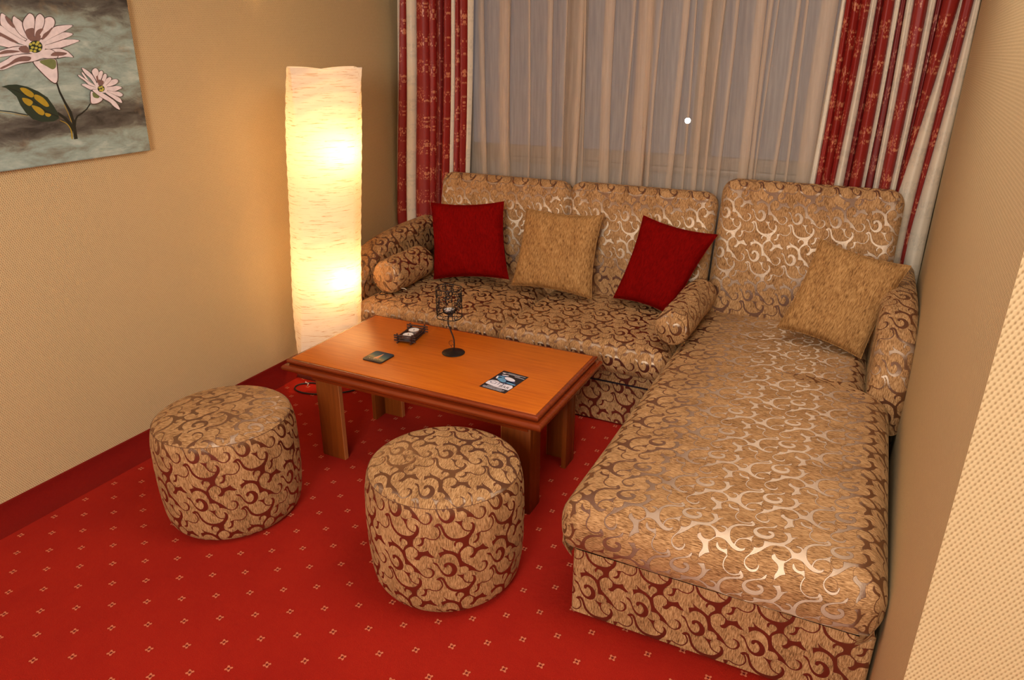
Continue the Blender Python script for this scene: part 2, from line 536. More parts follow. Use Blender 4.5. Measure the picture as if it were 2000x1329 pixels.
class MB:
    """collects primitives in world coordinates, builds ONE mesh object"""

    def __init__(s):
        s.v, s.f, s.m, s.uv = [], [], [], []

    def add(s, verts, faces, mi=0, uvs=None):
        b = len(s.v)
        s.v += [tuple(v) for v in verts]
        s.f += [tuple(i + b for i in f) for f in faces]
        s.m += [mi] * len(faces)
        s.uv += list(uvs) if uvs is not None else [(v[0] + v[1], v[2]) for v in verts]
        return s

    def box(s, lo, hi, mi=0, bevel=0.0, mat=None):
        if bevel <= 0:
            x0, y0, z0 = lo
            x1, y1, z1 = hi
            v = [(x0, y0, z0), (x1, y0, z0), (x1, y1, z0), (x0, y1, z0), (x0, y0, z1), (x1, y0, z1), (x1, y1, z1), (x0, y1, z1)]
            f = [(3, 2, 1, 0), (4, 5, 6, 7), (0, 1, 5, 4), (1, 2, 6, 5), (2, 3, 7, 6), (3, 0, 4, 7)]
            if mat is not None:
                v = [tuple(mat @ Vector(q)) for q in v]
            return s.add(v, f, mi)
        bm = bmesh.new()
        bmesh.ops.create_cube(bm, size=1.0)
        c = [(a + b) / 2 for a, b in zip(lo, hi)]
        d = [(b - a) for a, b in zip(lo, hi)]
        for v in bm.verts:
            v.co = Vector((c[0] + v.co.x * d[0], c[1] + v.co.y * d[1], c[2] + v.co.z * d[2]))
        bmesh.ops.bevel(bm, geom=list(bm.edges), offset=bevel, segments=2, affect='EDGES', profile=0.5)
        v = [(mat @ q.co) if mat is not None else q.co.copy() for q in bm.verts]
        bm.verts.index_update()
        f = [tuple(q.index for q in fc.verts) for fc in bm.faces]
        bm.free()
        return s.add(v, f, mi)

    def tube(s, pts, r, n=8, mi=0, closed=False, caps=True):
        pts = [Vector(p) for p in pts]
        k = len(pts)
        rr = r if hasattr(r, '__len__') else [r] * k
        vs, fs = [], []
        prev = None
        for i, p in enumerate(pts):
            a = pts[(i - 1) % k] if (closed or i > 0) else p
            b = pts[(i + 1) % k] if (closed or i < k - 1) else p
            t = (b - a).normalized()
            if prev is None:
                ref = Vector((0, 0, 1)) if abs(t.z) < 0.9 else Vector((1, 0, 0))
                x = t.cross(ref).normalized()
            else:
                x = (prev - t * prev.dot(t)).normalized()
            prev = x
            y = t.cross(x)
            for j in range(n):
                q = 2 * math.pi * j / n
                vs.append(p + (x * math.cos(q) + y * math.sin(q)) * rr[i])
        for i in range(k if closed else k - 1):
            for j in range(n):
                a, b = i * n + j, i * n + (j + 1) % n
                c, d = ((i + 1) % k) * n + (j + 1) % n, ((i + 1) % k) * n + j
                fs.append((a, b, c, d))
        if caps and not closed:
            fs.append(tuple(range(n))[::-1])
            fs.append(tuple((k - 1) * n + j for j in range(n)))
        return s.add(vs, fs, mi)

    def lathe(s, prof, c, n=24, mi=0, cap=True):
        vs, fs = [], []
        for r, z in prof:
            for j in range(n):
                q = 2 * math.pi * j / n
                vs.append((c[0] + r * math.cos(q), c[1] + r * math.sin(q), c[2] + z))
        for i in range(len(prof) - 1):
            for j in range(n):
                fs.append((i * n + j, i * n + (j + 1) % n, (i + 1) * n + (j + 1) % n, (i + 1) * n + j))
        if cap:
            fs.append(tuple(range(n))[::-1])
            fs.append(tuple((len(prof) - 1) * n + j for j in range(n)))
        return s.add(vs, fs, mi)

    def sphere(s, c, r, mi=0, n=16, k=10, sz=1.0):
        prof = [(r * math.sin(math.pi * i / k), -r * sz * math.cos(math.pi * i / k)) for i in range(k + 1)]
        prof[0] = (r * 0.02, prof[0][1])
        prof[-1] = (r * 0.02, prof[-1][1])
        return s.lathe(prof, c, n, mi)

    def build(s, name, mats, parent=None, smooth=True, angle=40):
        me = bpy.data.meshes.new(name)
        me.from_pydata(s.v, [], s.f)
        if not isinstance(mats, (list, tuple)):
            mats = [mats]
        for q in mats:
            me.materials.append(q)
        me.polygons.foreach_set('material_index', s.m)
        uvl = me.uv_layers.new(name='UVMap')
        idx = np.empty(len(me.loops), dtype=np.int32)
        me.loops.foreach_get('vertex_index', idx)
        uvl.data.foreach_set('uv', np.array(s.uv, dtype=np.float32)[idx].ravel())
        if smooth:
            me.polygons.foreach_set('use_smooth', [True] * len(me.polygons))
            me.set_sharp_from_angle(angle=math.radians(angle))
        me.update()
        return link_mesh(name, me, parent)


# ------------------------------------------------------------------ the scroll pattern, as real geometry
TW, TH = 0.177, 0.206
_A = np.array([528.0, 65.0])
_B = np.array([-118.0, 575.0])
_Minv = np.linalg.inv(np.stack([_A, _B], 1))
STROKES = [
    [(286, 462, 13), (292, 446, 14), (318, 437, 12), (345, 452, 16), (362, 485, 20), (362, 520, 22), (345, 553, 22), (315, 572, 17), (283, 572, 12), (255, 552, 9), (236, 515, 6), (224, 470, 4), (216, 440, 6), (202, 421, 9), (182, 408, 4)],
    [(560, 606, 5), (590, 632, 3.5), (625, 640, 3.5), (660, 625, 6), (684, 590, 9), (680, 555, 8), (660, 538, 5), (640, 533, 3)],
    [(418, 650, 5), (430, 688, 4), (462, 715, 4), (500, 725, 5)],
    [(190, 592, 6), (207, 640, 5), (200, 690, 4), (155, 731, 3.5), (100, 730, 3.5), (58, 709, 4)],
    [(558, 300, 3), (582, 325, 3), (598, 350, 4)],
    [(434, 868, 3), (455, 893, 3), (478, 918, 3)],
    [(498, 540, 3), (470, 500, 3)],
]
POLYS = [
    [(262, 358), (262, 330), (258, 308), (285, 300), (315, 295), (303, 250), (318, 272), (345, 292), (380, 306), (410, 330), (432, 352), (445, 335), (452, 350), (450, 372), (448, 420), (455, 450), (480, 485), (510, 515), (535, 545), (555, 580), (565, 612), (545, 600), (520, 582), (492, 578), (497, 555), (490, 525), (470, 508), (440, 503), (415, 502), (420, 465), (420, 430), (415, 390), (400, 360), (375, 338), (345, 325), (310, 325), (280, 340)],
    [(165, 600), (190, 582), (215, 576), (236, 590), (245, 625), (250, 670), (265, 710), (295, 745), (335, 762), (380, 768), (430, 765), (470, 745), (500, 715), (518, 685), (520, 660), (508, 643), (528, 646), (541, 675), (537, 710), (515, 745), (485, 772), (458, 795), (445, 820), (438, 850), (442, 872), (405, 874), (365, 893), (338, 918), (327, 942), (316, 930), (335, 893), (362, 870), (383, 855), (388, 838), (385, 822), (370, 806), (345, 799), (324, 808), (312, 840), (303, 832), (303, 815), (315, 797), (335, 787), (300, 775), (265, 745), (240, 712), (232, 670), (228, 630), (218, 603), (205, 598), (185, 612)],
    [(532, 420), (560, 410), (583, 385), (587, 345), (605, 351), (650, 351), (692, 337), (700, 370), (720, 395), (738, 414), (710, 416), (690, 405), (665, 391), (640, 388), (615, 398), (595, 420), (575, 440), (548, 442)],
    [(368, 582), (405, 598), (442, 598), (427, 615), (421, 640), (420, 665), (410, 640), (395, 612)],
    [(580, 775), (555, 775), (532, 780), (540, 800), (535, 825), (515, 845), (482, 856), (500, 865), (525, 861), (547, 840), (557, 810), (565, 792)],
]


def pattern_segments():
    seg = []
    sc = 0.000342
    for st in STROKES:
        pts = []
        for x, y, r in st:
            q = _Minv @ (np.array([x, y], float) - np.array([300.0, 450.0]))
            pts.append((q[0] * TW, -q[1] * TH, max(r, 3.2) * sc))
        # smooth (Catmull-Rom) subdivision
        P = np.array(pts)
        if len(P) > 2:
            Q = np.vstack([2 * P[0] - P[1], P, 2 * P[-1] - P[-2]])
            out = []
            for i in range(1, len(Q) - 2):
                for t in (0, 1 / 3., 2 / 3.):
                    a, b, c, d = Q[i - 1], Q[i], Q[i + 1], Q[i + 2]
                    out.append(0.5 * ((2 * b) + (c - a) * t + (2 * a - 5 * b + 4 * c - d) * t * t + (3 * b - a - 3 * c + d) * t ** 3))
            out.append(P[-1])
            P = np.array(out)
        for a, b in zip(P[:-1], P[1:]):
            seg.append((a[0], a[1], a[2], b[0], b[1], b[2]))
    return np.array(seg)


_SEG = pattern_segments()


def _cut(P):
    """polygon in tile metres, rounded a little by corner cutting"""
    Q = []
    for p in P:
        q = _Minv @ (np.array(p, float) - np.array([300.0, 450.0]))
        Q.append((q[0] * TW, -q[1] * TH))
    n = len(Q)
    out = []
    for i in range(n):
        a, b = np.array(Q[i]), np.array(Q[(i + 1) % n])
        z = np.array(Q[i - 1])
        v0, v1 = a - z, b - a
        c = (v0 @ v1) / (np.linalg.norm(v0) * np.linalg.norm(v1) + 1e-12)
        if c > 0.35:
            out.append(tuple(a - v0 * 0.22))
            out.append(tuple(a + v1 * 0.22))
        else:
            out.append(tuple(a))
    return np.array(out)


_POL = [_cut(P) for P in POLYS]


def poly_sdf(px, py, P):
    d = np.full(px.shape, 1.0)
    ins = np.zeros(px.shape, bool)
    n = len(P)
    for i in range(n):
        ax, ay = P[i]
        bx, by = P[(i + 1) % n]
        vx, vy = bx - ax, by - ay
        t = np.clip(((px - ax) * vx + (py - ay) * vy) / (vx * vx + vy * vy + 1e-14), 0, 1)
        d = np.minimum(d, np.hypot(px - ax - t * vx, py - ay - t * vy))
        cr_ = ((ay > py) != (by > py))
        xi = ax + (py - ay) * vx / (vy if abs(vy) > 1e-12 else 1e-12)
        ins ^= cr_ & (px < xi)
    return np.where(ins, -d, d)


def pat_sdf(x, y):
    """signed distance to the satin figure, periodic in (TW, TH); negative inside"""
    x = np.asarray(x, float).ravel()
    y = np.asarray(y, float).ravel()
    d = np.full(x.shape, 1.0)
    for ax, ay, ar, bx, by, br in _SEG:
        mx, my = (ax + bx) / 2, (ay + by) / 2
        px = (x - mx + TW / 2) % TW - TW / 2 + mx
        py = (y - my + TH / 2) % TH - TH / 2 + my
        vx, vy = bx - ax, by - ay
        L = vx * vx + vy * vy + 1e-12
        t = np.clip(((px - ax) * vx + (py - ay) * vy) / L, 0, 1)
        q = np.hypot(px - ax - t * vx, py - ay - t * vy) - (ar + (br - ar) * t)
        k = 0.0008
        h = np.clip(0.5 + 0.5 * (d - q) / k, 0, 1)
        d = d * (1 - h) + q * h - k * h * (1 - h)
    for P in _POL:
        mx, my = (P[:, 0].min() + P[:, 0].max()) / 2, (P[:, 1].min() + P[:, 1].max()) / 2
        for ix in (-1, 0, 1):
            for iy in (-1, 0, 1):
                px = (x - mx + TW / 2) % TW - TW / 2 + mx + ix * TW
                py = (y - my + TH / 2) % TH - TH / 2 + my + iy * TH
                if (P[:, 0].max() - P[:, 0].min() <= TW * 0.98 and ix) or (P[:, 1].max() - P[:, 1].min() <= TH * 0.98 and iy):
                    continue
                d = np.minimum(d, poly_sdf(px, py, P) - 0.0003)
    return d


THREADS = [(518, 371, 73), (214, 386, 30), (449, 546, 46), (488, 655, 64), (620, 592, 50), (508, 846, 70), (345, 842, 40)]


def thread_sdf(x, y):
    """thin rings of thread that close the round lobes of the pile"""
    x = np.asarray(x, float).ravel()
    y = np.asarray(y, float).ravel()
    d = np.full(x.shape, 1.0)
    for cx, cy, r in THREADS:
        q = _Minv @ (np.array([cx, cy], float) - np.array([300.0, 450.0]))
        px = (x - q[0] * TW + TW / 2) % TW - TW / 2
        py = (y + q[1] * TH + TH / 2) % TH - TH / 2
        rr = r * 0.000342
        d = np.minimum(d, np.abs(np.hypot(px, py) - rr) - 0.00055)
    return d


def contour(F, gx, gy, lev):
    """marching squares -> list of polylines (points), cut at the tile border"""
    nx, ny = len(gx), len(gy)
    pts = {}
    segs = []

    def cross(i, j, i2, j2):
        key = (i, j, i2, j2)
        if key not in pts:
            a, b = F[i, j] - lev, F[i2, j2] - lev
            t = a / (a - b)
            t = min(max(t, 0.02), 0.98)
            pts[key] = (gx[i] + (gx[i2] - gx[i]) * t, gy[j] + (gy[j2] - gy[j]) * t)
        return key
    S = F < lev
    for i in range(nx - 1):
        for j in range(ny - 1):
            c = (S[i, j], S[i + 1, j], S[i + 1, j + 1], S[i, j + 1])
            if all(c) or not any(c):
                continue
            e = []
            if c[0] != c[1]:
                e.append(cross(i, j, i + 1, j))
            if c[1] != c[2]:
                e.append(cross(i + 1, j, i + 1, j + 1))
            if c[2] != c[3]:
                e.append(cross(i, j + 1, i + 1, j + 1))
            if c[3] != c[0]:
                e.append(cross(i, j, i, j + 1))
            if len(e) == 2:
                segs.append((e[0], e[1]))
            elif len(e) == 4:
                if c[0]:
                    segs.append((e[0], e[1]))
                    segs.append((e[2], e[3]))
                else:
                    segs.append((e[0], e[3]))
                    segs.append((e[1], e[2]))
    adj = {}
    for a, b in segs:
        adj.setdefault(a, []).append(b)
        adj.setdefault(b, []).append(a)
    used = set()
    lines = []

    def walk(st):
        ln = [st]
        cur = st
        while True:
            nxt = None
            for q in adj[cur]:
                if frozenset((cur, q)) not in used:
                    nxt = q
                    break
            if nxt is None:
                break
            used.add(frozenset((cur, nxt)))
            ln.append(nxt)
            cur = nxt
        return ln
    for k in [q for q in adj if len(adj[q]) == 1] + list(adj):
        while any(frozenset((k, q)) not in used for q in adj[k]):
            ln = walk(k)
            if len(ln) > 1:
                lines.append(np.array([pts[q] for q in ln]))
    return lines


def simplify(P, tol):
    keep = np.zeros(len(P), bool)
    keep[0] = keep[-1] = True
    closed = np.allclose(P[0], P[-1])
    st = []
    if closed:
        k = int(np.argmax(np.hypot(*(P - P[0]).T)))
        keep[k] = True
        st = [(0, k), (k, len(P) - 1)]
    else:
        st = [(0, len(P) - 1)]
    while st:
        a, b = st.pop()
        if b - a < 2:
            continue
        A, B = P[a], P[b]
        v = B - A
        L = np.hypot(*v)
        q = P[a + 1:b] - A
        d = np.abs(q[:, 0] * v[1] - q[:, 1] * v[0]) / L if L > 1e-9 else np.hypot(*q.T)
        k = int(np.argmax(d))
        if d[k] > tol:
            keep[a + 1 + k] = True
            st += [(a, a + 1 + k), (a + 1 + k, b)]
    return P[keep]


def build_tile():
    nx, ny = 240, 286
    gx = np.linspace(0, TW, nx)
    gy = np.linspace(0, TH, ny)
    X, Y = np.meshgrid(gx, gy, indexing='ij')
    F = pat_sdf(X, Y).reshape(nx, ny)
    F[-1, :] = F[0, :]
    F[:, -1] = F[:, 0]
    lines = []
    F2 = np.minimum(F - OUTLINE_W, thread_sdf(X, Y).reshape(nx, ny))
    F2[-1, :] = F2[0, :]
    F2[:, -1] = F2[:, 0]
    for FF, tol in ((F, 0.00022), (F2, 0.00026)):
        for P in contour(FF, gx, gy, 0.0):
            if len(P) < 8:
                # keep border stubs, drop specks
                if np.allclose(P[0], P[-1]):
                    continue
            lines.append(simplify(P, tol))
    verts, edges = [], []

    def add(p):
        verts.append((float(p[0]), float(p[1])))
        return len(verts) - 1
    bx0, bx1, by0, by1 = [], [], [], []
    for P in lines:
        closed = np.allclose(P[0], P[-1])
        ids = [add(p) for p in (P[:-1] if closed else P)]
        for a, b in zip(ids[:-1], ids[1:]):
            edges.append((a, b))
        if closed:
            edges.append((ids[-1], ids[0]))
    for k, (x, y) in enumerate(verts):
        if x < 1e-7:
            bx0.append((y, k))
        if x > TW - 1e-7:
            bx1.append((y, k))
        if y < 1e-7:
            by0.append((x, k))
        if y > TH - 1e-7:
            by1.append((x, k))
    cs = [add((0, 0)), add((TW, 0)), add((TW, TH)), add((0, TH))]
    nb = 14
    ys = [TH * i / nb for i in range(1, nb)]
    xs = [TW * i / 12 for i in range(1, 12)]

    def side(lst, vals, mk):
        for v in vals:
            if all(abs(v - q[0]) > 0.0022 for q in lst):
                lst.append((v, add(mk(v))))
        return lst
    l0, l1 = [q for q in bx0], [q for q in bx1]
    side(bx0, ys, lambda v: (0, v))
    side(bx1, ys, lambda v: (TW, v))
    side(by0, xs, lambda v: (v, 0))
    side(by1, xs, lambda v: (v, TH))
    for lst, a, b in ((bx0, cs[0], cs[3]), (bx1, cs[1], cs[2]), (by0, cs[0], cs[1]), (by1, cs[3], cs[2])):
        chain = [a] + [k for _, k in sorted(lst)] + [b]
        for p, q in zip(chain[:-1], chain[1:]):
            edges.append((p, q))
    G = np.array([(TW * (i + 0.5 * (j % 2)) / 16, TH * j / 19) for i in range(1, 16) for j in range(1, 19)])
    d = np.abs(pat_sdf(G[:, 0], G[:, 1]))
    for p, q in zip(G, d):
        if q > 0.0028 and 0.004 < p[0] < TW - 0.004:
            add(p)
    co, ed, fa, *_ = delaunay_2d_cdt([Vector(v) for v in verts], edges, [], 0, 1e-6)
    V = np.array([(c.x, c.y) for c in co])
    T = np.array([f for f in fa if len(f) == 3])
    C = V[T].mean(1)
    s = pat_sdf(C[:, 0], C[:, 1])
    mi = np.where(s < 0.0, 1, np.where(np.minimum(s - OUTLINE_W, thread_sdf(C[:, 0], C[:, 1])) < 0, 2, 0))
    a = V[T[:, 0]]
    b = V[T[:, 1]]
    c = V[T[:, 2]]
    ar = (b[:, 0] - a[:, 0]) * (c[:, 1] - a[:, 1]) - (b[:, 1] - a[:, 1]) * (c[:, 0] - a[:, 0])
    T[ar < 0] = T[ar < 0][:, ::-1]
    ok = np.abs(ar) > 1e-12
    return V, T[ok], mi[ok]


OUTLINE_W = 0.0008
TILE_V, TILE_T, TILE_M = build_tile()
print('tile', len(TILE_V), len(TILE_T))


def fabric(name, f, u0, u1, v0, v1, parent, ou=0.0, ov=0.0, inside=None, clampf=None, label=None):
    """lay the patterned cloth over surface f(u,v)->(n,3); u,v are metres of cloth"""
    VS, TS, MS = [], [], []
    n = 0
    i0, i1 = math.floor((u0 - ou) / TW), math.floor((u1 - ou) / TW)
    j0, j1 = math.floor((v0 - ov) / TH), math.floor((v1 - ov) / TH)
    for i in range(i0, i1 + 1):
        for j in range(j0, j1 + 1):
            V = TILE_V + np.array([i * TW + ou, j * TH + ov])
            ins = (V[:, 0] > u0) & (V[:, 0] < u1) & (V[:, 1] > v0) & (V[:, 1] < v1)
            if inside is not None:
                ins &= inside(V[:, 0], V[:, 1])
            keep = ins[TILE_T].any(1)
            if not keep.any():
                continue
            T = TILE_T[keep]
            usedv, inv = np.unique(T, return_inverse=True)
            VS.append(V[usedv])
            TS.append(inv.reshape(T.shape) + n)
            MS.append(TILE_M[keep])
            n += len(usedv)
    V = np.vstack(VS)
    T = np.vstack(TS)
    MI = np.concatenate(MS)
    U = np.clip(V[:, 0], u0, u1)
    W = np.clip(V[:, 1], v0, v1)
    if clampf is not None:
        U, W = clampf(U, W)
    P = f(U, W)
    e = 0.0006
    Pu = f(np.clip(U + e, u0, u1), W) - f(np.clip(U - e, u0, u1), W)
    Pv = f(U, np.clip(W + e, v0, v1)) - f(U, np.clip(W - e, v0, v1))
    Nn = np.cross(Pu, Pv)
    L = np.linalg.norm(Nn, axis=1)
    # winding follows the normal
    fa = np.cross(P[T[:, 1]] - P[T[:, 0]], P[T[:, 2]] - P[T[:, 0]])
    area2 = np.linalg.norm(fa, axis=1)
    good = area2 > 1e-10
    T, MI, fa = T[good], MI[good], fa[good]
    bad = L < 1e-9
    if bad.any():
        acc = np.zeros_like(P)
        for k in range(3):
            np.add.at(acc, T[:, k], fa)
        Nn[bad] = acc[bad] + np.array([0, 0, 1e-12])
        L = np.linalg.norm(Nn, axis=1)
    Nn = Nn / np.maximum(L, 1e-12)[:, None]
    me = bpy.data.meshes.new(name)
    me.from_pydata(P.tolist(), [], T.tolist())
    for k in ('chenille', 'satin', 'outline'):
        me.materials.append(M[k])
    me.polygons.foreach_set('material_index', MI.astype(np.int32))
    me.polygons.foreach_set('use_smooth', [True] * len(me.polygons))
    uvl = me.uv_layers.new(name='UVMap')
    idx = np.empty(len(me.loops), dtype=np.int32)
    me.loops.foreach_get('vertex_index', idx)
    uvl.data.foreach_set('uv', np.stack([U, W], 1).astype(np.float32)[idx].ravel())
    me.update()
    me.normals_split_custom_set_from_vertices(Nn.tolist())
    o = link_mesh(name, me, parent)
    if label:
        o['label'] = label
    return o


def wrap1(t, L, H, r):
    """cloth coordinate t (0 at the middle) -> (position, drop) over a slab L wide, H thick, edge radius r"""
    s = np.sign(t)
    a = np.abs(t)
    f = L / 2 - r
    q = math.pi * r / 2
    w = np.clip((a - f) / r, 0, math.pi / 2)
    pos = np.minimum(a, f) + r * np.sin(w)
    drop = r * (1 - np.cos(w))
    st = np.clip(a - f - q, 0, H - 2 * r)
    drop = drop + st
    w2 = np.clip((a - f - q - (H - 2 * r)) / r, 0, math.pi / 2)
    pos = pos - r * (1 - np.cos(w2))
    drop = drop + r * np.sin(w2)
    return s * pos, drop


def wrap_len(L, H, r):
    return L / 2 - r + math.pi * r + (H - 2 * r)


def cushion_f(O, ex, ey, ez, Lu, Lv, H, r, crown=0.02, rc=0.05, bulge=0.01, p=5.0, post=None, wr=0.0):
    O, ex, ey, ez = [np.array(q, float) for q in (O, ex, ey, ez)]
    ph = RNG.uniform(0, 6, 6)

    def f(u, v):
        x, dx = wrap1(u, Lu, H, r)
        y, dy = wrap1(v, Lv, H, r)
        d = np.minimum((dx ** p + dy ** p) ** (1 / p), H)
        kx = np.clip((np.abs(x) - (Lu / 2 - rc)) / rc, 0, 1)
        ky = np.clip((np.abs(y) - (Lv / 2 - rc)) / rc, 0, 1)
        nx = kx * np.sqrt(np.maximum(0, 1 - ky * ky / 2))
        ny = ky * np.sqrt(np.maximum(0, 1 - kx * kx / 2))
        x = np.where(kx > 0, np.sign(x) * (Lu / 2 - rc + nx * rc), x)
        y = np.where(ky > 0, np.sign(y) * (Lv / 2 - rc + ny * rc), y)
        b = bulge * np.sin(np.pi * np.clip(d / H, 0, 1))
        x = x + np.sign(x) * b * (np.abs(x) > Lu / 2 - rc - r) * np.clip(dx / r, 0, 1)
        y = y + np.sign(y) * b * (np.abs(y) > Lv / 2 - rc - r) * np.clip(dy / r, 0, 1)
        c = crown * (1 - np.clip(np.abs(2 * x / Lu), 0, 1) ** 3) * (1 - np.clip(np.abs(2 * y / Lv), 0, 1) ** 3)
        z = c - d
        if wr:
            z = z + wr * (np.sin(9 * x + ph[0]) * np.sin(7 * y + ph[1]) + 0.5 * np.sin(21 * x + ph[2] + 4 * y) * np.sin(17 * y + ph[3]))
        P = O + x[:, None] * ex + y[:, None] * ey + z[:, None] * ez
        return post(P) if post else P
    return f


def cushion(name, parent, O, ex, ey, ez, Lu, Lv, H, r, label=None, ou=0.0, ov=0.0, **kw):
    f = cushion_f(O, ex, ey, ez, Lu, Lv, H, r, **kw)
    a, b = wrap_len(Lu, H, r), wrap_len(Lv, H, r)
    p = kw.get('p', 5.0)

    def inside(u, v):
        dx, dy = wrap1(u, Lu, H, r)[1], wrap1(v, Lv, H, r)[1]
        return (dx ** p + dy ** p) ** (1 / p) < H * 0.94
    return fabric(name, f, -a, a, -b, b, parent, ou, ov, label=label, inside=inside)

# ================================================================== ROOM
XL, XR, YB, YF, ZC = -2.87, 0.325, 4.15, -2.6, 2.95
XN = 1.7          # the room is wider beside the camera; the alcove wall starts at y = 1.25


def struct(mb, name, mats, **kw):
    return tag(mb.build(name, mats, None, **kw), kind='structure')


struct(MB().box((XL - 0.12, YF, -0.06), (XN + 0.12, YB + 0.15, 0.0)), 'floor', M['carpet'], smooth=False)
struct(MB().box((XL - 0.12, YF, ZC), (XN + 0.12, YB + 0.15, ZC + 0.1)), 'ceiling', M['ceiling'], smooth=False)
struct(MB().box((XL - 0.12, YF, 0), (XL, YB + 0.15, ZC)), 'wall_left', M['wallpaper'], smooth=False)
plan = [(0.2263, 1.25), (XN + 0.12, 1.25), (XN + 0.12, 4.3), (0.330, 4.3)]
wr_ = MB()
wr_.add([(x, y, 0) for x, y in plan] + [(x, y, ZC) for x, y in plan], [(3, 2, 1, 0), (4, 5, 6, 7), (0, 1, 5, 4), (1, 2, 6, 5), (2, 3, 7, 6), (3, 0, 4, 7)])
struct(wr_, 'wall_right', M['wallpaper'], smooth=False)
struct(MB().box((XN, YF, 0), (XN + 0.12, 1.25, ZC)), 'wall_near_right', M['wallpaper'], smooth=False)
struct(MB().box((XL - 0.12, YF - 0.1, 0), (XN + 0.12, YF, ZC)), 'wall_front', M['wallpaper'], smooth=False)
WX0, WX1, WZ0, WZ1 = -2.45, -0.10, 1.14, 2.55
wb = MB()
wb.box((XL, YB, 0), (XR, YB + 0.15, WZ0))
wb.box((XL, YB, WZ1), (XR, YB + 0.15, ZC))
wb.box((XL, YB, WZ0), (WX0, YB + 0.15, WZ1))
wb.box((WX1, YB, WZ0), (XR, YB + 0.15, WZ1))
struct(wb, 'wall_back', M['plaster'], smooth=False)

# window behind the voile
win = struct(MB().box((WX0 - 0.02, YB - 0.018, WZ0 - 0.03), (WX1 + 0.02, YB + 0.02, WZ0), bevel=0.003), 'window_1', M['frame_wood'])
ft = 0.06
wf = MB()
for a in ((WX0, WZ0, WX1, WZ0 + ft), (WX0, WZ1 - ft, WX1, WZ1), (WX0, WZ0, WX0 + ft, WZ1), (WX1 - ft, WZ0, WX1, WZ1)):
    wf.box((a[0], YB + 0.05, a[1]), (a[2], YB + 0.11, a[3]))
wf.build('window_frame', M['frame_wood'], win, smooth=False)
for k in (1, 2):
    xm = WX0 + (WX1 - WX0) * k / 3
    MB().box((xm - 0.055, YB + 0.045, WZ0 + ft), (xm + 0.055, YB + 0.115, WZ1 - ft), bevel=0.004).build('mullion', M['frame_wood'], win)
for k in range(3):
    xa = WX0 + (WX1 - WX0) * k / 3 + 0.058
    xb = WX0 + (WX1 - WX0) * (k + 1) / 3 - 0.058
    MB().box((xa, YB + 0.078, WZ0 + ft), (xb, YB + 0.084, WZ1 - ft)).build('glass_pane', M['glass'], win, smooth=False)

# carpet coved up the wall
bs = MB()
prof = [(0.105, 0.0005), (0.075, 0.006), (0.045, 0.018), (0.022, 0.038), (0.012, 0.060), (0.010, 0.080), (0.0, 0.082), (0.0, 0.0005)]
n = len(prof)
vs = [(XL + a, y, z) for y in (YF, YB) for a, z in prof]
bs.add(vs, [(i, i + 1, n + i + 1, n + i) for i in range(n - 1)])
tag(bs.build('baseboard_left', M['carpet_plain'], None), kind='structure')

# outdoors at dusk
tag(MB().box((-30, YB + 0.3, -0.45), (25, 40, -0.4)).build('ground', M['ground'], None, smooth=False), kind='structure')
gl = thing('street_lamp', 'small lit globe lamp glowing outside, seen through the voile curtain', 'lamp', (-2.76, 12.0, -0.4))
MB().tube([(-2.76, 12, -0.4), (-2.76, 12, 0.67)], 0.018, 10).build('post', M['iron'], gl)
MB().sphere((-2.76, 12, 0.735), 0.045).build('globe', M['street_bulb'], gl)

# ================================================================== SOFA
sofa = thing('corner_sofa', 'corner sofa with long chaise in tan and brown scroll-patterned fabric', 'sofa', (-1.1, 3.2, 0))


def ribbon_f(path, corner_r=0.03):
    """horizontal band around a plan polyline: u along, v = height"""
    P = [Vector((a, b, 0)) for a, b in path]
    pts = [P[0]]
    for i in range(1, len(P) - 1):
        d0 = (P[i - 1] - P[i]).normalized()
        d1 = (P[i + 1] - P[i]).normalized()
        a, b = P[i] + d0 * corner_r, P[i] + d1 * corner_r
        for k in range(9):
            t = k / 8
            pts.append(a * (1 - t) ** 2 + P[i] * 2 * t * (1 - t) + b * t * t)
    pts.append(P[-1])
    A = np.array([(p.x, p.y) for p in pts])
    s = np.concatenate([[0], np.cumsum(np.hypot(*np.diff(A, axis=0).T))])

    def f(u, v):
        return np.stack([np.interp(u, s, A[:, 0]), np.interp(u, s, A[:, 1]), v], 1)
    return f, s[-1]


# chaise base and sofa base (upholstered plinths)
f, L = ribbon_f([(-0.652, 3.08), (-0.652, 1.765), (0.236, 1.765), (0.236, 3.9)], 0.02)
ub = fabric('chaise_base', f, 0, L, 0.012, 0.265, sofa, ou=1.315 + 0.066 - 0.02, ov=0.1287 + 0.0)
MB().box((-0.645, 1.775, 0.004), (0.229, 3.9, 0.256)).build('base_frame', M['black_card'], sofa, smooth=False)  # black fill behind the gap stands in for the shadow under the cushion
f, L = ribbon_f([(-2.455, 3.9), (-2.455, 3.08), (-0.66, 3.08)], 0.02)
fabric('sofa_base', f, 0, L, 0.010, 0.236, sofa, ou=0.03, ov=0.02)
MB().box((-2.448, 3.09, 0.003), (-0.655, 3.9, 0.228)).build('base_frame', M['black_card'], sofa, smooth=False)
f, L = ribbon_f([(-2.455, 3.9), (-2.455, 3.045), (-0.66, 3.045)], 0.012)
fabric('sofa_rail', f, 0, L, 0.252, 0.312, sofa, ou=0.06, ov=0.18)
MB().box((-2.45, 3.05, 0.240), (-0.66, 3.9, 0.306)).build('rail_frame', M['black_card'], sofa, smooth=False)

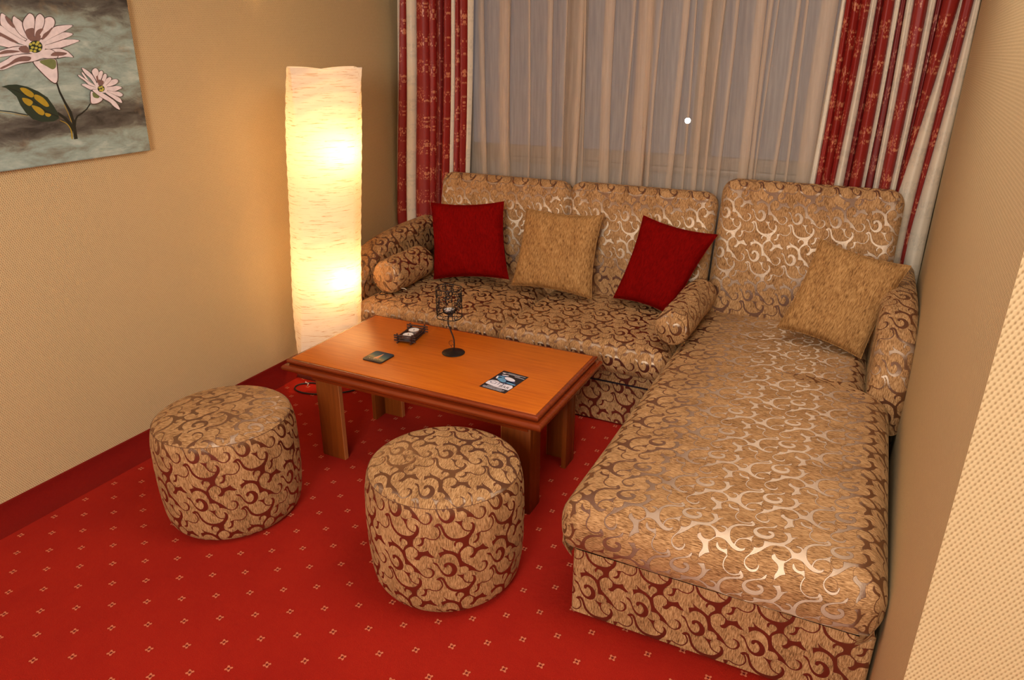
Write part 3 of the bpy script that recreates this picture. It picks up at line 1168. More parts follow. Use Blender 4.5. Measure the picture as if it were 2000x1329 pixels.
# seat cushions
for k, (xa, xb) in enumerate(((-2.462, -1.575), (-1.567, -0.690))):
    Lu, y0, y1 = xb - xa, 2.985, 3.86
    cushion('seat_cushion', sofa, ((xa + xb) / 2, (y0 + y1) / 2, 0.462), (1, 0, 0), (0, 1, 0), (0, 0, 1), Lu, y1 - y0, 0.158, 0.062,
            crown=0.012, rc=0.06, bulge=0.008, wr=0.0012, ou=(-1.499 - (xa + xb) / 2), ov=3.167 - (y0 + y1) / 2)


# chaise cushion: narrower where the arm stands on it
def chaise_post(P):
    x, y, z = P[:, 0], P[:, 1], P[:, 2]
    k = np.clip((y - 2.92) / 0.08, 0, 1)
    k = k * k * (3 - 2 * k)
    xc = -0.22
    x2 = np.where(x > xc, xc + (x - xc) * (1 - k * 0.20), x)
    # left edge: gathers beside the front seat
    x2 = np.where(x < xc, x2 + 0.0 * x2, x2)
    return np.stack([x2, y, z], 1)


cushion('chaise_cushion', sofa, (-0.227, 2.775, 0.470), (0, -1, 0), (1, 0, 0), (0, 0, 1), 2.12, 0.926, 0.205, 0.085,
        crown=0.016, rc=0.075, bulge=0.006, wr=0.0022, post=chaise_post, ou=2.775 - 2.01, ov=-0.28 + 0.227)

# back cushions, leaning
th = math.atan(0.215)
ey = Vector((0, math.sin(th), math.cos(th)))
ez = Vector((0, -math.cos(th), math.sin(th)))
for xa, xb, top, ph in ((-2.375, -1.522, 1.058, 0.0), (-1.514, -0.688, 1.062, 0.0), (-0.665, 0.178, 1.140, 0.07)):
    zb = 0.40
    Lv = (top - zb) / math.cos(th) + 0.01
    base = Vector(((xa + xb) / 2, 3.665, zb))
    O = base + ey * (Lv / 2)
    cushion('back_cushion', sofa, O, (1, 0, 0), ey, ez, xb - xa, Lv, 0.112, 0.050, crown=0.022, rc=0.07, bulge=0.006, wr=0.0012,
            ou=(-0.4593 - O.x), ov=-(O.z - 0.9302) / math.cos(th) + ph)

# arms
ARM = [(3.010, 0.02), (2.995, 0.20), (2.990, 0.34), (3.000, 0.43), (3.025, 0.505), (3.07, 0.575), (3.14, 0.635), (3.24, 0.685), (3.36, 0.715), (3.52, 0.735), (3.70, 0.745), (3.92, 0.748)]


def smooth_path(pts, n=120):
    P = np.array(pts, float)
    Q = np.vstack([2 * P[0] - P[1], P, 2 * P[-1] - P[-2]])
    out = []
    for i in range(1, len(Q) - 2):
        for t in np.linspace(0, 1, 10, endpoint=False):
            a, b, c, d = Q[i - 1], Q[i], Q[i + 1], Q[i + 2]
            out.append(0.5 * ((2 * b) + (c - a) * t + (2 * a - 5 * b + 4 * c - d) * t * t + (3 * b - a - 3 * c + d) * t ** 3))
    out.append(P[-1])
    A = np.array(out)
    s = np.concatenate([[0], np.cumsum(np.hypot(*np.diff(A, axis=0).T))])
    q = np.linspace(0, s[-1], n)
    return np.stack([np.interp(q, s, A[:, 0]), np.interp(q, s, A[:, 1])], 1), q


def arm(x0, x1, path, ou, ov, rot=False):
    root = MB().box((x0 + 0.03, 3.06, 0.05), (x1 - 0.03, 3.88, 0.46)).build('arm', M['black_card'], sofa, smooth=False)
    A, s = smooth_path(path)
    T = np.gradient(A, axis=0)
    T /= np.linalg.norm(T, axis=1)[:, None]
    Nn = np.stack([-T[:, 1], T[:, 0]], 1)          # outward (forward / up)
    r = 0.045
    w = x1 - x0
    xm = (x0 + x1) / 2
    half = w / 2 - r + math.pi * r / 2

    def f(u, v):
        uu = np.clip(np.abs(u) - (w / 2 - r), 0, None)
        ang = np.clip(uu / r, 0, math.pi / 2)
        px = np.sign(u) * (np.minimum(np.abs(u), w / 2 - r) + r * np.sin(ang))
        drop = r * (1 - np.cos(ang))
        y = np.interp(v, s, A[:, 0])
        z = np.interp(v, s, A[:, 1])
        ny = np.interp(v, s, Nn[:, 0])
        nz = np.interp(v, s, Nn[:, 1])
        dome = 0.008 * (1 - (u / half) ** 2)
        return np.stack([xm + px, y + ny * (dome - drop), z + nz * (dome - drop)], 1)
    fabric('arm_top', f, -half, half, 0, s[-1], root, ou, ov)
    B = A - Nn * r
    # side panels, flat, trimmed to the inner path
    ymax = A[-1, 0]
    for sx, xx in ((-1, x0), (1, x1)):
        def inside(u, v):
            y = u * sx
            zt = np.interp(y, B[20:, 0], B[20:, 1])
            return (y > B[:, 0].min()) & (v < zt) & (y < ymax)

        def clampf(u, v):
            y = np.asarray(u) * sx
            v = np.asarray(v)
            zt = np.interp(y, B[20:, 0], B[20:, 1])
            out = (v > zt) | (y < np.interp(v, B[:60, 1], B[:60, 0]))
            y2, v2 = y.copy(), v.copy()
            if out.any():
                D = (y[out][:, None] - B[None, :, 0]) ** 2 + (v[out][:, None] - B[None, :, 1]) ** 2
                k = D.argmin(1)
                y2[out] = B[k, 0]
                v2[out] = B[k, 1]
            return y2 * sx, v2
        ua, ub_ = (2.95, 3.92) if sx > 0 else (-3.92, -2.95)
        fabric('arm_side', lambda u, v: np.stack([0 * u + xx, u * sx, v], 1), ua, ub_, 0.02, 0.76, root, ou, ov, inside=inside, clampf=clampf)
    return root


arm(-2.625, -2.462, ARM, 0.03, 0.05)
ARM_R = [(2.965, 0.30), (2.955, 0.42), (2.960, 0.50), (2.985, 0.575), (3.03, 0.645), (3.10, 0.705), (3.20, 0.750), (3.33, 0.775), (3.50, 0.780), (3.70, 0.775), (3.92, 0.770)]
arm(0.146, 0.292, ARM_R, 0.0, 0.1)


# ------------------------------------------------------------------ bolsters
def bolster(label, a, b, r, ou, ov, zip_side):
    a, b = Vector(a), Vector(b)
    ax = (b - a).normalized()
    L = (b - a).length
    side = ax.cross(Vector((0, 0, 1))).normalized()
    up = side.cross(ax)
    A, S, Up, X = [np.array(q) for q in (a, side, up, ax)]
    root = thing('bolster', label, 'cushion', ((a + b) / 2 - Vector((0, 0, r))), 0, 'bolsters of the sofa')
    C = 2 * math.pi * r
    rd = 0.028

    def f(u, v):
        q = u / r
        e = np.minimum(v, L - v)
        rr = r * (1 - 0.0 * e)
        k = np.clip(1 - e / rd, 0, 1)
        rr = r - rd * (1 - np.sqrt(np.maximum(0, 1 - k * k))) * 0.6
        rr = rr + 0.002 * np.sin(v * 23 + 1) * np.sin(q * 2)
        return A + (X * 1.0) * v[:, None] + S * (rr * np.sin(q))[:, None] + Up * (rr * np.cos(q))[:, None]
    fabric('bolster_cover', f, -C / 2, C / 2, 0, L, root, ou, ov)
    for s0, P0, D in ((-1, A, -X), (1, A + X * L, X)):
        R0 = r - rd * 0.6

        def g(u, v, P0=P0, D=D, s0=s0):
            rr = np.hypot(u, v)
            k = np.minimum(rr / R0, 1)
            bul = 0.022 * (1 - k ** 2.2)
            return P0 + D * bul[:, None] + S * (u * -s0 * 1.0)[:, None] + Up * v[:, None] * 1.0
        fabric('end_cap', g, -R0, R0, -R0, R0, root, 0.02, 0.03, inside=lambda u, v: np.hypot(u, v) < R0,
               clampf=lambda u, v: (lambda q: (u * q, v * q))(np.minimum(1, R0 / np.maximum(np.hypot(u, v), 1e-9))))
    z = a + ax * 0.03 + side * (zip_side * r * 0.80) - up * r * 0.62
    MB().tube([z, z + ax * 0.012 + side * zip_side * 0.012 - up * 0.004, z + ax * 0.018 + side * zip_side * 0.022 - up * 0.012], 0.0022, 6).build('zip_pull', M['zip'], root)
    return root


bolster('patterned bolster roll lying against the left sofa arm', (-2.330, 3.115, 0.575), (-2.345, 3.50, 0.577), 0.097, 0.02, 0.05, 1)
bolster('patterned bolster roll lying between the seat and the chaise', (-0.688, 3.035, 0.575), (-0.675, 3.60, 0.585), 0.084, 0.07, 0.12, -1)


# ------------------------------------------------------------------ scatter cushions
def pillow(label, corners, thick, mat, group, sag=0.0, seed=1):
    TL, TR, BR, BL = [Vector(c) for c in corners]
    n_ = 40
    nrm = ((TR - BL).cross(TL - BR)).normalized()
    if nrm.y > 0:
        nrm = -nrm
    rs = np.random.RandomState(seed)
    ph = rs.uniform(0, 6, 8)
    c = (TL + TR + BR + BL) / 4
    bot = min(TL.z, TR.z, BR.z, BL.z)
    root = thing('scatter_cushion', label, 'cushion', (c.x, c.y, bot), 0, group)
    W = (TR - TL).length
    Hh = (TL - BL).length
    v, uv, fs = [], [], []
    for side in (1, -1):
        for j in range(n_ + 1):
            for i in range(n_ + 1):
                s, t = i / n_ * 2 - 1, j / n_ * 2 - 1
                # pinched sides, sharp corners
                ps = s * (1 - 0.085 * (1 - t * t) * abs(s) ** 3)
                pt = t * (1 - 0.085 * (1 - s * s) * abs(t) ** 3)
                a, b = (ps + 1) / 2, (pt + 1) / 2
                P = (BL * (1 - a) + BR * a) * (1 - b) + (TL * (1 - a) + TR * a) * b
                e = max(0, (1 - s ** 4)) ** 0.5 * max(0, (1 - t ** 4)) ** 0.5
                e = e ** 0.85
                w = 0.004 * (math.sin(6 * s + ph[0]) * math.sin(5 * t + ph[1])) + 0.0025 * math.sin(13 * s + 7 * t + ph[2])
                w += 0.006 * math.exp(-((abs(s) - 0.8) ** 2 + (abs(t) - 0.8) ** 2) / 0.02) * math.sin(20 * (s - t) + ph[3])
                P = P + nrm * side * (e * thick / 2 * (1 + 0.10 * (-t)) + w * e)
                v.append(tuple(P))
                uv.append((a * W, b * Hh))
    m_ = (n_ + 1) ** 2
    for side in (0, 1):
        for j in range(n_):
            for i in range(n_):
                q = (side * m_ + j * (n_ + 1) + i, side * m_ + j * (n_ + 1) + i + 1, side * m_ + (j + 1) * (n_ + 1) + i + 1, side * m_ + (j + 1) * (n_ + 1) + i)
                fs.append(q if side == 0 else q[::-1])
    MB().add(v, fs, 0, uv).build('cushion_cover', mat, root, angle=75)
    # stitched seam around the edge
    edge = []
    for i in range(n_ + 1):
        edge.append(v[i])
    for j in range(1, n_ + 1):
        edge.append(v[j * (n_ + 1) + n_])
    for i in range(n_ - 1, -1, -1):
        edge.append(v[n_ * (n_ + 1) + i])
    for j in range(n_ - 1, 0, -1):
        edge.append(v[j * (n_ + 1)])
    MB().tube(edge, 0.0028, 6, closed=True).build('seam', mat, root)
    return root


pillow('deep red cushion leaning beside the left sofa arm', [(-2.325, 3.60, 0.914), (-1.838, 3.61, 0.961), (-1.746, 3.49, 0.545), (-2.242, 3.47, 0.482)], 0.12, M['red_velvet'], 'cushions on the sofa', seed=1)
pillow('plain tan cushion standing between the two red cushions', [(-1.699, 3.62, 0.936), (-1.241, 3.62, 0.938), (-1.236, 3.48, 0.505), (-1.725, 3.48, 0.515)], 0.13, M['tan_cushion'], 'cushions on the sofa', seed=2)
pillow('deep red cushion tilted behind the bolster beside the chaise', [(-1.032, 3.667, 0.948), (-0.634, 3.647, 0.891), (-0.803, 3.505, 0.473), (-1.123, 3.515, 0.519)], 0.12, M['red_velvet'], 'cushions on the sofa', seed=3)
pillow('plain tan cushion tilted at the back of the chaise by the right arm', [(-0.147, 3.514, 0.956), (0.24, 3.481, 0.882), (0.111, 3.297, 0.484), (-0.261, 3.339, 0.558)], 0.12, M['tan_cushion'], 'cushions on the sofa', seed=4)


# ================================================================== POUFS
def pouf(label, cx, cy, R, H, ou, ov, rz, tou, tov, trot):
    root = thing('pouf', label, 'footstool', (cx, cy, 0), 0, 'round poufs in front of the table')
    C = 2 * math.pi * R

    # profile: arc length -> (radius, z)
    pr = [(R * 0.80, 0.004), (R * 0.90, 0.012), (R * 0.955, 0.035), (R * 0.985, 0.075), (R * 1.01, 0.16), (R * 1.02, 0.27), (R * 1.01, 0.37), (R * 0.985, H - 0.045), (R * 0.955, H - 0.022)]
    A = np.array(pr)
    s = np.concatenate([[0], np.cumsum(np.hypot(*np.diff(A, axis=0).T))])
    q = np.linspace(0, s[-1], 200)
    ker = np.ones(9) / 9
    rr = np.convolve(np.pad(np.interp(q, s, A[:, 0]), 4, mode='edge'), ker, 'valid')
    zz = np.convolve(np.pad(np.interp(q, s, A[:, 1]), 4, mode='edge'), ker, 'valid')
    zz[0] = 0.003
    rt, zt = rr[-1], zz[-1]

    def f(u, v):
        a = u / R + rz
        r = np.interp(v, q, rr) * (1 + 0.004 * np.sin(a * 3 + 1) * np.sin(v * 9))
        z = np.interp(v, q, zz)
        return np.stack([cx + r * np.cos(a), cy + r * np.sin(a), z], 1)
    fabric('side_cover', f, 0, C, 0, s[-1], root, ou, ov)
    # domed top, rounded over the rim down to the seam
    tp = np.array([(0, H + 0.018), (rt * 0.3, H + 0.016), (rt * 0.55, H + 0.011), (rt * 0.75, H + 0.003), (rt * 0.88, H - 0.005), (rt * 0.96, H - 0.013), (rt, zt)])
    ts = np.concatenate([[0], np.cumsum(np.hypot(*np.diff(tp, axis=0).T))])
    RT = ts[-1]
    tq = np.linspace(0, RT, 100)
    tr = np.interp(tq, ts, tp[:, 0])
    tz = np.convolve(np.pad(np.interp(tq, ts, tp[:, 1]), 5, mode='reflect', reflect_type='odd'), np.ones(11) / 11, 'valid')
    c_, s_ = math.cos(trot), math.sin(trot)

    def g(u, v):
        d = np.hypot(u, v)
        r = np.interp(d, tq, tr)
        z = np.interp(d, tq, tz)
        k = r / np.maximum(d, 1e-9)
        x, y = u * k, v * k
        return np.stack([cx + x * c_ - y * s_, cy + x * s_ + y * c_, z], 1)
    fabric('top_cover', g, -RT, RT, -RT, RT, root, tou, tov, inside=lambda u, v: np.hypot(u, v) < RT,
           clampf=lambda u, v: (lambda w: (u * w, v * w))(np.minimum(1, RT / np.maximum(np.hypot(u, v), 1e-9))))
    MB().tube([(cx + rt * math.cos(a), cy + rt * math.sin(a), zt + 0.0005) for a in np.linspace(0, 2 * math.pi, 90, endpoint=False)], 0.0012, 5, closed=True).build('seam', M['outline'], root)
    return root


pouf('round patterned pouf with golden top, near the left wall', -2.114, 1.711, 0.268, 0.452, 0.02, 0.03, 0.4, 0.03, 0.05, math.radians(118))
pouf('round patterned pouf with pale top, in front of the coffee table', -1.138, 1.779, 0.272, 0.460, 0.07, 0.05, 1.1, 0.0, 0.02, math.radians(14))

# ================================================================== COFFEE TABLE
TX0, TX1, TY0, TY1 = -2.140, -0.958, 2.140, 2.752
table = thing('coffee_table', 'low rectangular cherry wood coffee table in front of the sofa', 'table', ((TX0 + TX1) / 2, (TY0 + TY1) / 2, 0))
MB().box((TX0, TY0, 0.476), (TX1, TY1, 0.5), bevel=0.0015).build('table_top', M['wood_top'], table)


def moulding(prof, name, mat):
    mb = MB()
    P = []
    for off, z in prof:
        P.append([(TX0 - off, TY0 - off, z), (TX1 + off, TY0 - off, z), (TX1 + off, TY1 + off, z), (TX0 - off, TY1 + off, z)])
    v = [q for ring in P for q in ring]
    f = []
    for i in range(len(P) - 1):
        for j in range(4):
            f.append((i * 4 + j, i * 4 + (j + 1) % 4, (i + 1) * 4 + (j + 1) % 4, (i + 1) * 4 + j))
    mb.add(v, f)
    return mb.build(name, mat, table, angle=35)


def arc(cx, cz, r, a0, a1, n=7):
    return [(cx + r * math.cos(math.radians(a0 + (a1 - a0) * i / n)), cz + r * math.sin(math.radians(a0 + (a1 - a0) * i / n))) for i in range(n + 1)]


up = [(0.0005, 0.478), (0.0005, 0.4975)] + arc(0.008, 0.4885, 0.0095, 110, -50)[::1] + [(0.011, 0.476), (0.004, 0.472)]
moulding(up[::-1], 'upper_moulding', M['wood_edge'])
lo_ = [(0.0, 0.474), (0.014, 0.4735)] + arc(0.022, 0.4585, 0.0145, 100, -80) + [(0.018, 0.442), (-0.03, 0.440)]
moulding(lo_[::-1], 'lower_moulding', M['wood_edge'])
ap = MB()
ix, iy = 0.055, 0.05
ap.box((TX0 + ix, TY0 + iy, 0.385), (TX1 - ix, TY0 + iy + 0.02, 0.474))
ap.build('apron', M['wood_edge'], table, smooth=False)
MB().box((TX0 + ix, TY1 - iy - 0.02, 0.385), (TX1 - ix, TY1 - iy, 0.474)).build('apron', M['wood_edge'], table, smooth=False)
MB().box((TX0 + ix, TY0 + iy + 0.02, 0.385), (TX0 + ix + 0.02, TY1 - iy - 0.02, 0.474)).build('apron', M['wood_edge'], table, smooth=False)
MB().box((TX1 - ix - 0.02, TY0 + iy + 0.02, 0.385), (TX1 - ix, TY1 - iy - 0.02, 0.474)).build('apron', M['wood_edge'], table, smooth=False)
# L-shaped legs of two boards each
lx0, lx1, ly0, ly1 = -2.072, -1.004, 2.196, 2.680
bw, bd, bt = 0.128, 0.10, 0.022
for sx in (0, 1):
    for sy in (0, 1):
        x = lx0 if sx == 0 else lx1
        y = ly0 if sy == 0 else ly1
        dx = 1 if sx == 0 else -1
        dy = 1 if sy == 0 else -1
        lg = MB().box((min(x, x + dx * bw), min(y, y + dy * bt), 0), (max(x, x + dx * bw), max(y, y + dy * bt), 0.45), bevel=0.0015).build('leg', M['wood_leg'], table)
        MB().box((min(x, x + dx * bt), min(y + dy * bt, y + dy * bd), 0), (max(x, x + dx * bt), max(y + dy * bt, y + dy * bd), 0.45), bevel=0.0015).build('leg_return', M['wood_leg'], lg)
        MB().box((x + dx * bw - 0.0012, min(y, y + dy * bt) - 0.0004, 0.001), (x + dx * bw + 0.0012, max(y, y + dy * bt) + 0.0004, 0.384)).build('edge_band', M['wood_edging'], lg, smooth=False)

# ------------------------------------------------------------------ things on the table
ZT = 0.5
# coaster
co = thing('coaster', 'square black coaster printed with a lit tower at dusk', 'coaster', (-1.799, 2.312, ZT), math.radians(-2))


def rrect(w, h, r, n=5):
    pts = []
    for cx, cy, a0 in ((w / 2 - r, h / 2 - r, 0), (-w / 2 + r, h / 2 - r, 90), (-w / 2 + r, -h / 2 + r, 180), (w / 2 - r, -h / 2 + r, 270)):
        for k in range(n + 1):
            a = math.radians(a0 + 90 * k / n)
            pts.append((cx + r * math.cos(a), cy + r * math.sin(a)))
    return pts


def plate(pts, z0, z1, M4):
    n = len(pts)
    v = [tuple(M4 @ Vector((x, y, z0))) for x, y in pts] + [tuple(M4 @ Vector((x, y, z1))) for x, y in pts]
    f = [tuple(range(n))[::-1], tuple(range(n, 2 * n))] + [(i, (i + 1) % n, n + (i + 1) % n, n + i) for i in range(n)]
    return v, f


def mat_of(o):
    return Matrix.Translation(o.location) @ Matrix.Rotation(o.rotation_euler[2], 4, 'Z')


def dusk_print():
    mt, nt = new_mat('printed_dusk_scene')
    g = N(nt)
    x, y, z = g.sep(g.obj())
    t = g.map(y, 2.262, 2.362, 0, 1)
    n = g.noise(g.mapping(g.obj(), (60, 120, 1)), 1.0, 3)
    t = g.math('ADD', t, g.math('MULTIPLY', g.math('SUBTRACT', n, 0.5), 0.15))
    xx = g.map(x, -1.85, -1.75, 0.12, -0.12)
    col = g.ramp(g.math('ADD', t, g.math('MULTIPLY', xx, -1.0)), [(0.05, (0.02, 0.02, 0.02)), (0.22, (0.12, 0.10, 0.05)), (0.32, (0.30, 0.24, 0.10)), (0.55, (0.05, 0.13, 0.12)), (0.85, (0.008, 0.035, 0.07))])
    p = g.principled(**{'Base Color': col, 'Roughness': 0.3})
    g.out(p.outputs[0])
    return mt


M['dusk'] = dusk_print()
M['glow_orange'] = simple('printed_orange', (0.72, 0.24, 0.07), 0.4)
M['glow_cream'] = simple('printed_cream', (0.80, 0.62, 0.42), 0.4)
v, f = plate(rrect(0.104, 0.104, 0.012), 0.0005, 0.0055, mat_of(co))
MB().add(v, f).build('coaster_base', M['black_card'], co, smooth=False)
v, f = plate(rrect(0.097, 0.097, 0.009), 0.0055, 0.0060, mat_of(co))
pic = MB().add(v, f).build('printed_face', M['dusk'], co, smooth=False)
mc = mat_of(co)
tw = [(-0.012, -0.022), (-0.002, 0.012), (0.004, 0.038), (0.008, 0.012), (0.010, -0.010), (0.012, -0.022)]
v, f = plate(tw[::-1], 0.0060, 0.0062, mc)
MB().add(v, f).build('printed_tower', M['glow_orange'], pic, smooth=False)
rs = np.random.RandomState(3)
mb = MB()
for k in range(8):
    w_ = 0.010 * (1 - k / 9.0)
    v, f = plate([(-0.008 + k * 0.0015, -0.018 + k * 0.006), (-0.008 + k * 0.0015 + w_, -0.018 + k * 0.006), (-0.008 + k * 0.0015 + w_, -0.0160 + k * 0.006), (-0.008 + k * 0.0015, -0.0160 + k * 0.006)], 0.0062, 0.0064, mc)
    mb.add(v, f)
for k in range(22):
    x_, y_ = rs.uniform(-0.044, 0.028), rs.uniform(-0.036, -0.024)
    s_ = rs.uniform(0.001, 0.0026)
    v, f = plate([(x_, y_), (x_ + s_ * 1.6, y_), (x_ + s_ * 1.6, y_ + s_), (x_, y_ + s_)], 0.0060, 0.0063, mc)
    mb.add(v, f)
mb.build('printed_lights', M['glow_cream'], pic, smooth=False)

# flyer
fl = thing('flyer', 'black printed bar flyer lying near the front right table corner', 'flyer', (-1.191, 2.340, ZT), math.radians(-6.5))
mf = mat_of(fl)
FW, FH = 0.124, 0.182
v, f = plate([(-FW / 2, -FH / 2), (FW / 2, -FH / 2), (FW / 2, FH / 2), (-FW / 2, FH / 2)], 0.0004, 0.0010, mf)
MB().add(v, f).build('card', M['black_card'], fl, smooth=False)
M['print_white'] = simple('printed_white', (0.80, 0.76, 0.84), 0.4, vary=0.05)
M['print_blue'] = simple('printed_blue', (0.11, 0.30, 0.50), 0.4, bscale=120, vary=0.5)
M['print_navy'] = simple('printed_navy', (0.03, 0.05, 0.14), 0.4)


def flat(name, polys, z, mat, par=fl, m4=None):
    m4 = mf if m4 is None else m4
    mb = MB()
    for p in polys:
        v, f = plate(p, z, z + 0.00015, m4)
        mb.add(v, f)
    return mb.build(name, mat, par, smooth=False)


def ellp(cx, cy, a, b, rot=0, n=22):
    c, s = math.cos(rot), math.sin(rot)
    return [(cx + a * math.cos(t) * c - b * math.sin(t) * s, cy + a * math.cos(t) * s + b * math.sin(t) * c) for t in np.linspace(0, 2 * math.pi, n, endpoint=False)]


flat('printed_swirl', [ellp(-0.005, 0.018, 0.052, 0.026, -0.3), ellp(0.030, 0.0, 0.030, 0.010, -0.2)], 0.0010, M['print_navy'])
flat('printed_glass', [ellp(-0.020, 0.010, 0.030, 0.014, -0.5), ellp(0.034, -0.004, 0.024, 0.006, -0.1), ellp(-0.036, 0.030, 0.018, 0.009, 0.4)], 0.00115, M['print_blue'])
flat('printed_highlight', [ellp(0.008, 0.030, 0.028, 0.013, -0.25), ellp(-0.028, 0.052, 0.016, 0.004, 0.2), ellp(-0.048, 0.020, 0.004, 0.013, 0.3), ellp(-0.045, 0.068, 0.008, 0.004)], 0.0013, M['print_white'])
band = [(-0.058, -0.052), (-0.01, -0.060), (0.058, -0.060), (0.060, -0.030), (0.050, -0.016), (0.0, -0.018), (-0.03, -0.008), (-0.050, -0.012), (-0.060, -0.030)]
flat('printed_band', [band], 0.0010, M['print_white'])


def lettering(body, size, x, y, z, mat, name='lettering', parent=None, m4=None):
    cu_ = bpy.data.curves.new(name, 'FONT')
    cu_.body = body
    cu_.size = size
    cu_.resolution_u = 2
    o = bpy.data.objects.new(name, cu_)
    COL.objects.link(o)
    dg = bpy.context.evaluated_depsgraph_get()
    me = bpy.data.meshes.new_from_object(o.evaluated_get(dg))
    bpy.data.objects.remove(o)
    me.transform((mf if m4 is None else m4) @ Matrix.Translation((x, y, z)))
    me.materials.clear()
    me.materials.append(mat)
    if not me.uv_layers:
        me.uv_layers.new(name='UVMap')
    me.name = name
    return link_mesh(name, me, parent or fl)


lettering('CITY', 0.034, -0.050, -0.040, 0.00135, M['print_navy'])
lettering('BAR', 0.026, 0.004, -0.052, 0.00145, M['black_card'])
rs = np.random.RandomState(9)
lines_ = []
for yy, x0_, x1_, hh in ((0.078, -0.030, 0.052, 0.0022), (0.070, -0.046, 0.030, 0.0030), (0.060, 0.012, 0.056, 0.0034), (-0.066, -0.040, 0.030, 0.0026), (-0.0735, -0.052, 0.048, 0.0022), (-0.0790, -0.052, 0.046, 0.0022), (-0.0845, -0.050, 0.040, 0.0022)):
    x_ = x0_
    while x_ < x1_:
        w_ = rs.uniform(0.0015, 0.0045)
        lines_.append([(x_, yy), (x_ + w_, yy), (x_ + w_, yy + hh), (x_, yy + hh)])
        x_ += w_ + rs.uniform(0.0010, 0.0022)
tag(flat('small_print', lines_, 0.0010, M['print_white']), kind='stuff')

# twig holder with two tealights
TWC = Vector((-1.800, 2.572, ZT))
th_rot = math.radians(9)
tw_ = thing('tealight_holder', 'dark twig tealight holder with two white candles, near the table back', 'candle holder', TWC, th_rot)
mt_ = mat_of(tw_)


def twig(name, a, b, r, par):
    a, b = mt_ @ Vector(a), mt_ @ Vector(b)
    q = a.lerp(b, 0.5) + Vector((rs.uniform(-1, 1), rs.uniform(-1, 1), rs.uniform(-.5, .5))) * 0.0012
    return MB().tube([a, q, b], [r, r * 0.92, r * 0.85], 7).build(name, M['twig'], par)


hx, hy = 0.034, 0.070
for z_ in (0.006, 0.018, 0.030):
    for sx in (-1, 1):
        twig('twig', (sx * hx + rs.uniform(-.002, .002), -hy - 0.016, z_), (sx * hx + rs.uniform(-.002, .002), hy + 0.016, z_ + rs.uniform(-.001, .001)), 0.0042, tw_)
for z_ in (0.012, 0.024, 0.036):
    for sy in (-1, 1):
        twig('twig', (-hx - 0.020, sy * hy + rs.uniform(-.002, .002), z_), (hx + 0.020, sy * hy + rs.uniform(-.002, .002), z_ + rs.uniform(-.001, .001)), 0.0040, tw_)
for sx in (-1, 1):
    for sy in (-1, 1):
        twig('twig', (sx * (hx + 0.001), sy * (hy - 0.002), 0.002), (sx * (hx + 0.004), sy * (hy + 0.002), 0.046), 0.0042, tw_)
MB().box((-hx + 0.002, -hy + 0.004, 0.008), (hx - 0.002, hy - 0.004, 0.011), mat=mt_).build('tray', M['twig'], tw_, smooth=False)


def tealight(name_label, c, r=0.0255, h=0.020, group='white tealights'):
    t = thing('tealight', name_label, 'candle', c, 0, group)
    MB().lathe([(r * 0.96, 0.0), (r, 0.001), (r, h), (r * 0.97, h), (r * 0.97, h - 0.003), (r * 0.90, h - 0.003)], c, 26).build('tin_cup', M['tin'], t)
    MB().lathe([(r * 0.965, h - 0.004), (r * 0.965, h - 0.0015), (r * 0.5, h - 0.0022), (r * 0.1, h - 0.003)], c, 26).build('wax', M['wax'], t)
    MB().tube([(c[0], c[1], c[2] + h - 0.003), (c[0] + 0.001, c[1], c[2] + h + 0.002), (c[0] + 0.0022, c[1] + 0.001, c[2] + h + 0.005)], 0.0011, 6).build('wick', M['wick'], t)
    return t


p1 = mt_ @ Vector((0.0, -0.034, 0.0112))
p2 = mt_ @ Vector((0.0, 0.030, 0.0112))
tealight('white tealight in the twig holder, the one nearer the coaster', tuple(p1))
tealight('white tealight in the twig holder, the one nearer the sofa', tuple(p2))

# wire candle stand
CX, CY = -1.532, 2.507
cs = thing('candle_stand', 'black wire candle stand with round foot and curved stem on the table', 'candle holder', (CX, CY, ZT))
MB().lathe([(0.050, 0.0005), (0.052, 0.0025), (0.050, 0.0045), (0.030, 0.0075), (0.010, 0.0105), (0.003, 0.012)], (CX, CY, ZT), 36).build('foot', M['iron'], cs)
stem_pts = [(CX, CY, ZT + 0.008), (CX + 0.006, CY, ZT + 0.035), (CX + 0.004, CY, ZT + 0.070), (CX - 0.010, CY, ZT + 0.105), (CX - 0.022, CY, ZT + 0.135), (CX - 0.020, CY, ZT + 0.165), (CX - 0.014, CY, ZT + 0.188)]
A_, _s = smooth_path([(p[0], p[2]) for p in stem_pts], 30)
MB().tube([(a[0], CY, a[1]) for a in A_], 0.0032, 8).build('stem', M['iron'], cs)
cur = [(CX + 0.004 - 0.014 * (1 - math.cos(t)) * 0.9, CY, ZT + 0.045 + 0.013 * math.sin(t)) for t in np.linspace(-0.4, 4.9, 22)]
MB().tube(cur, 0.0010, 6).build('wire_curl', M['iron'], cs)
cur = [(CX - 0.002 + 0.008 * math.cos(t), CY, ZT + 0.030 + 0.009 * math.sin(t)) for t in np.linspace(0.5, 5.6, 18)]
MB().tube(cur, 0.0009, 6).build('wire_curl', M['iron'], cs)
KX, KZ = CX - 0.014, ZT + 0.186
MB().lathe([(0.003, 0.0), (0.020, 0.001), (0.027, 0.006), (0.0285, 0.013), (0.0275, 0.013), (0.0255, 0.007), (0.004, 0.003)], (KX, CY, KZ), 26).build('cup', M['iron'], cs)
tealight('white tealight held in the black wire candle stand', (KX, CY, KZ + 0.0035), r=0.0235, h=0.016)
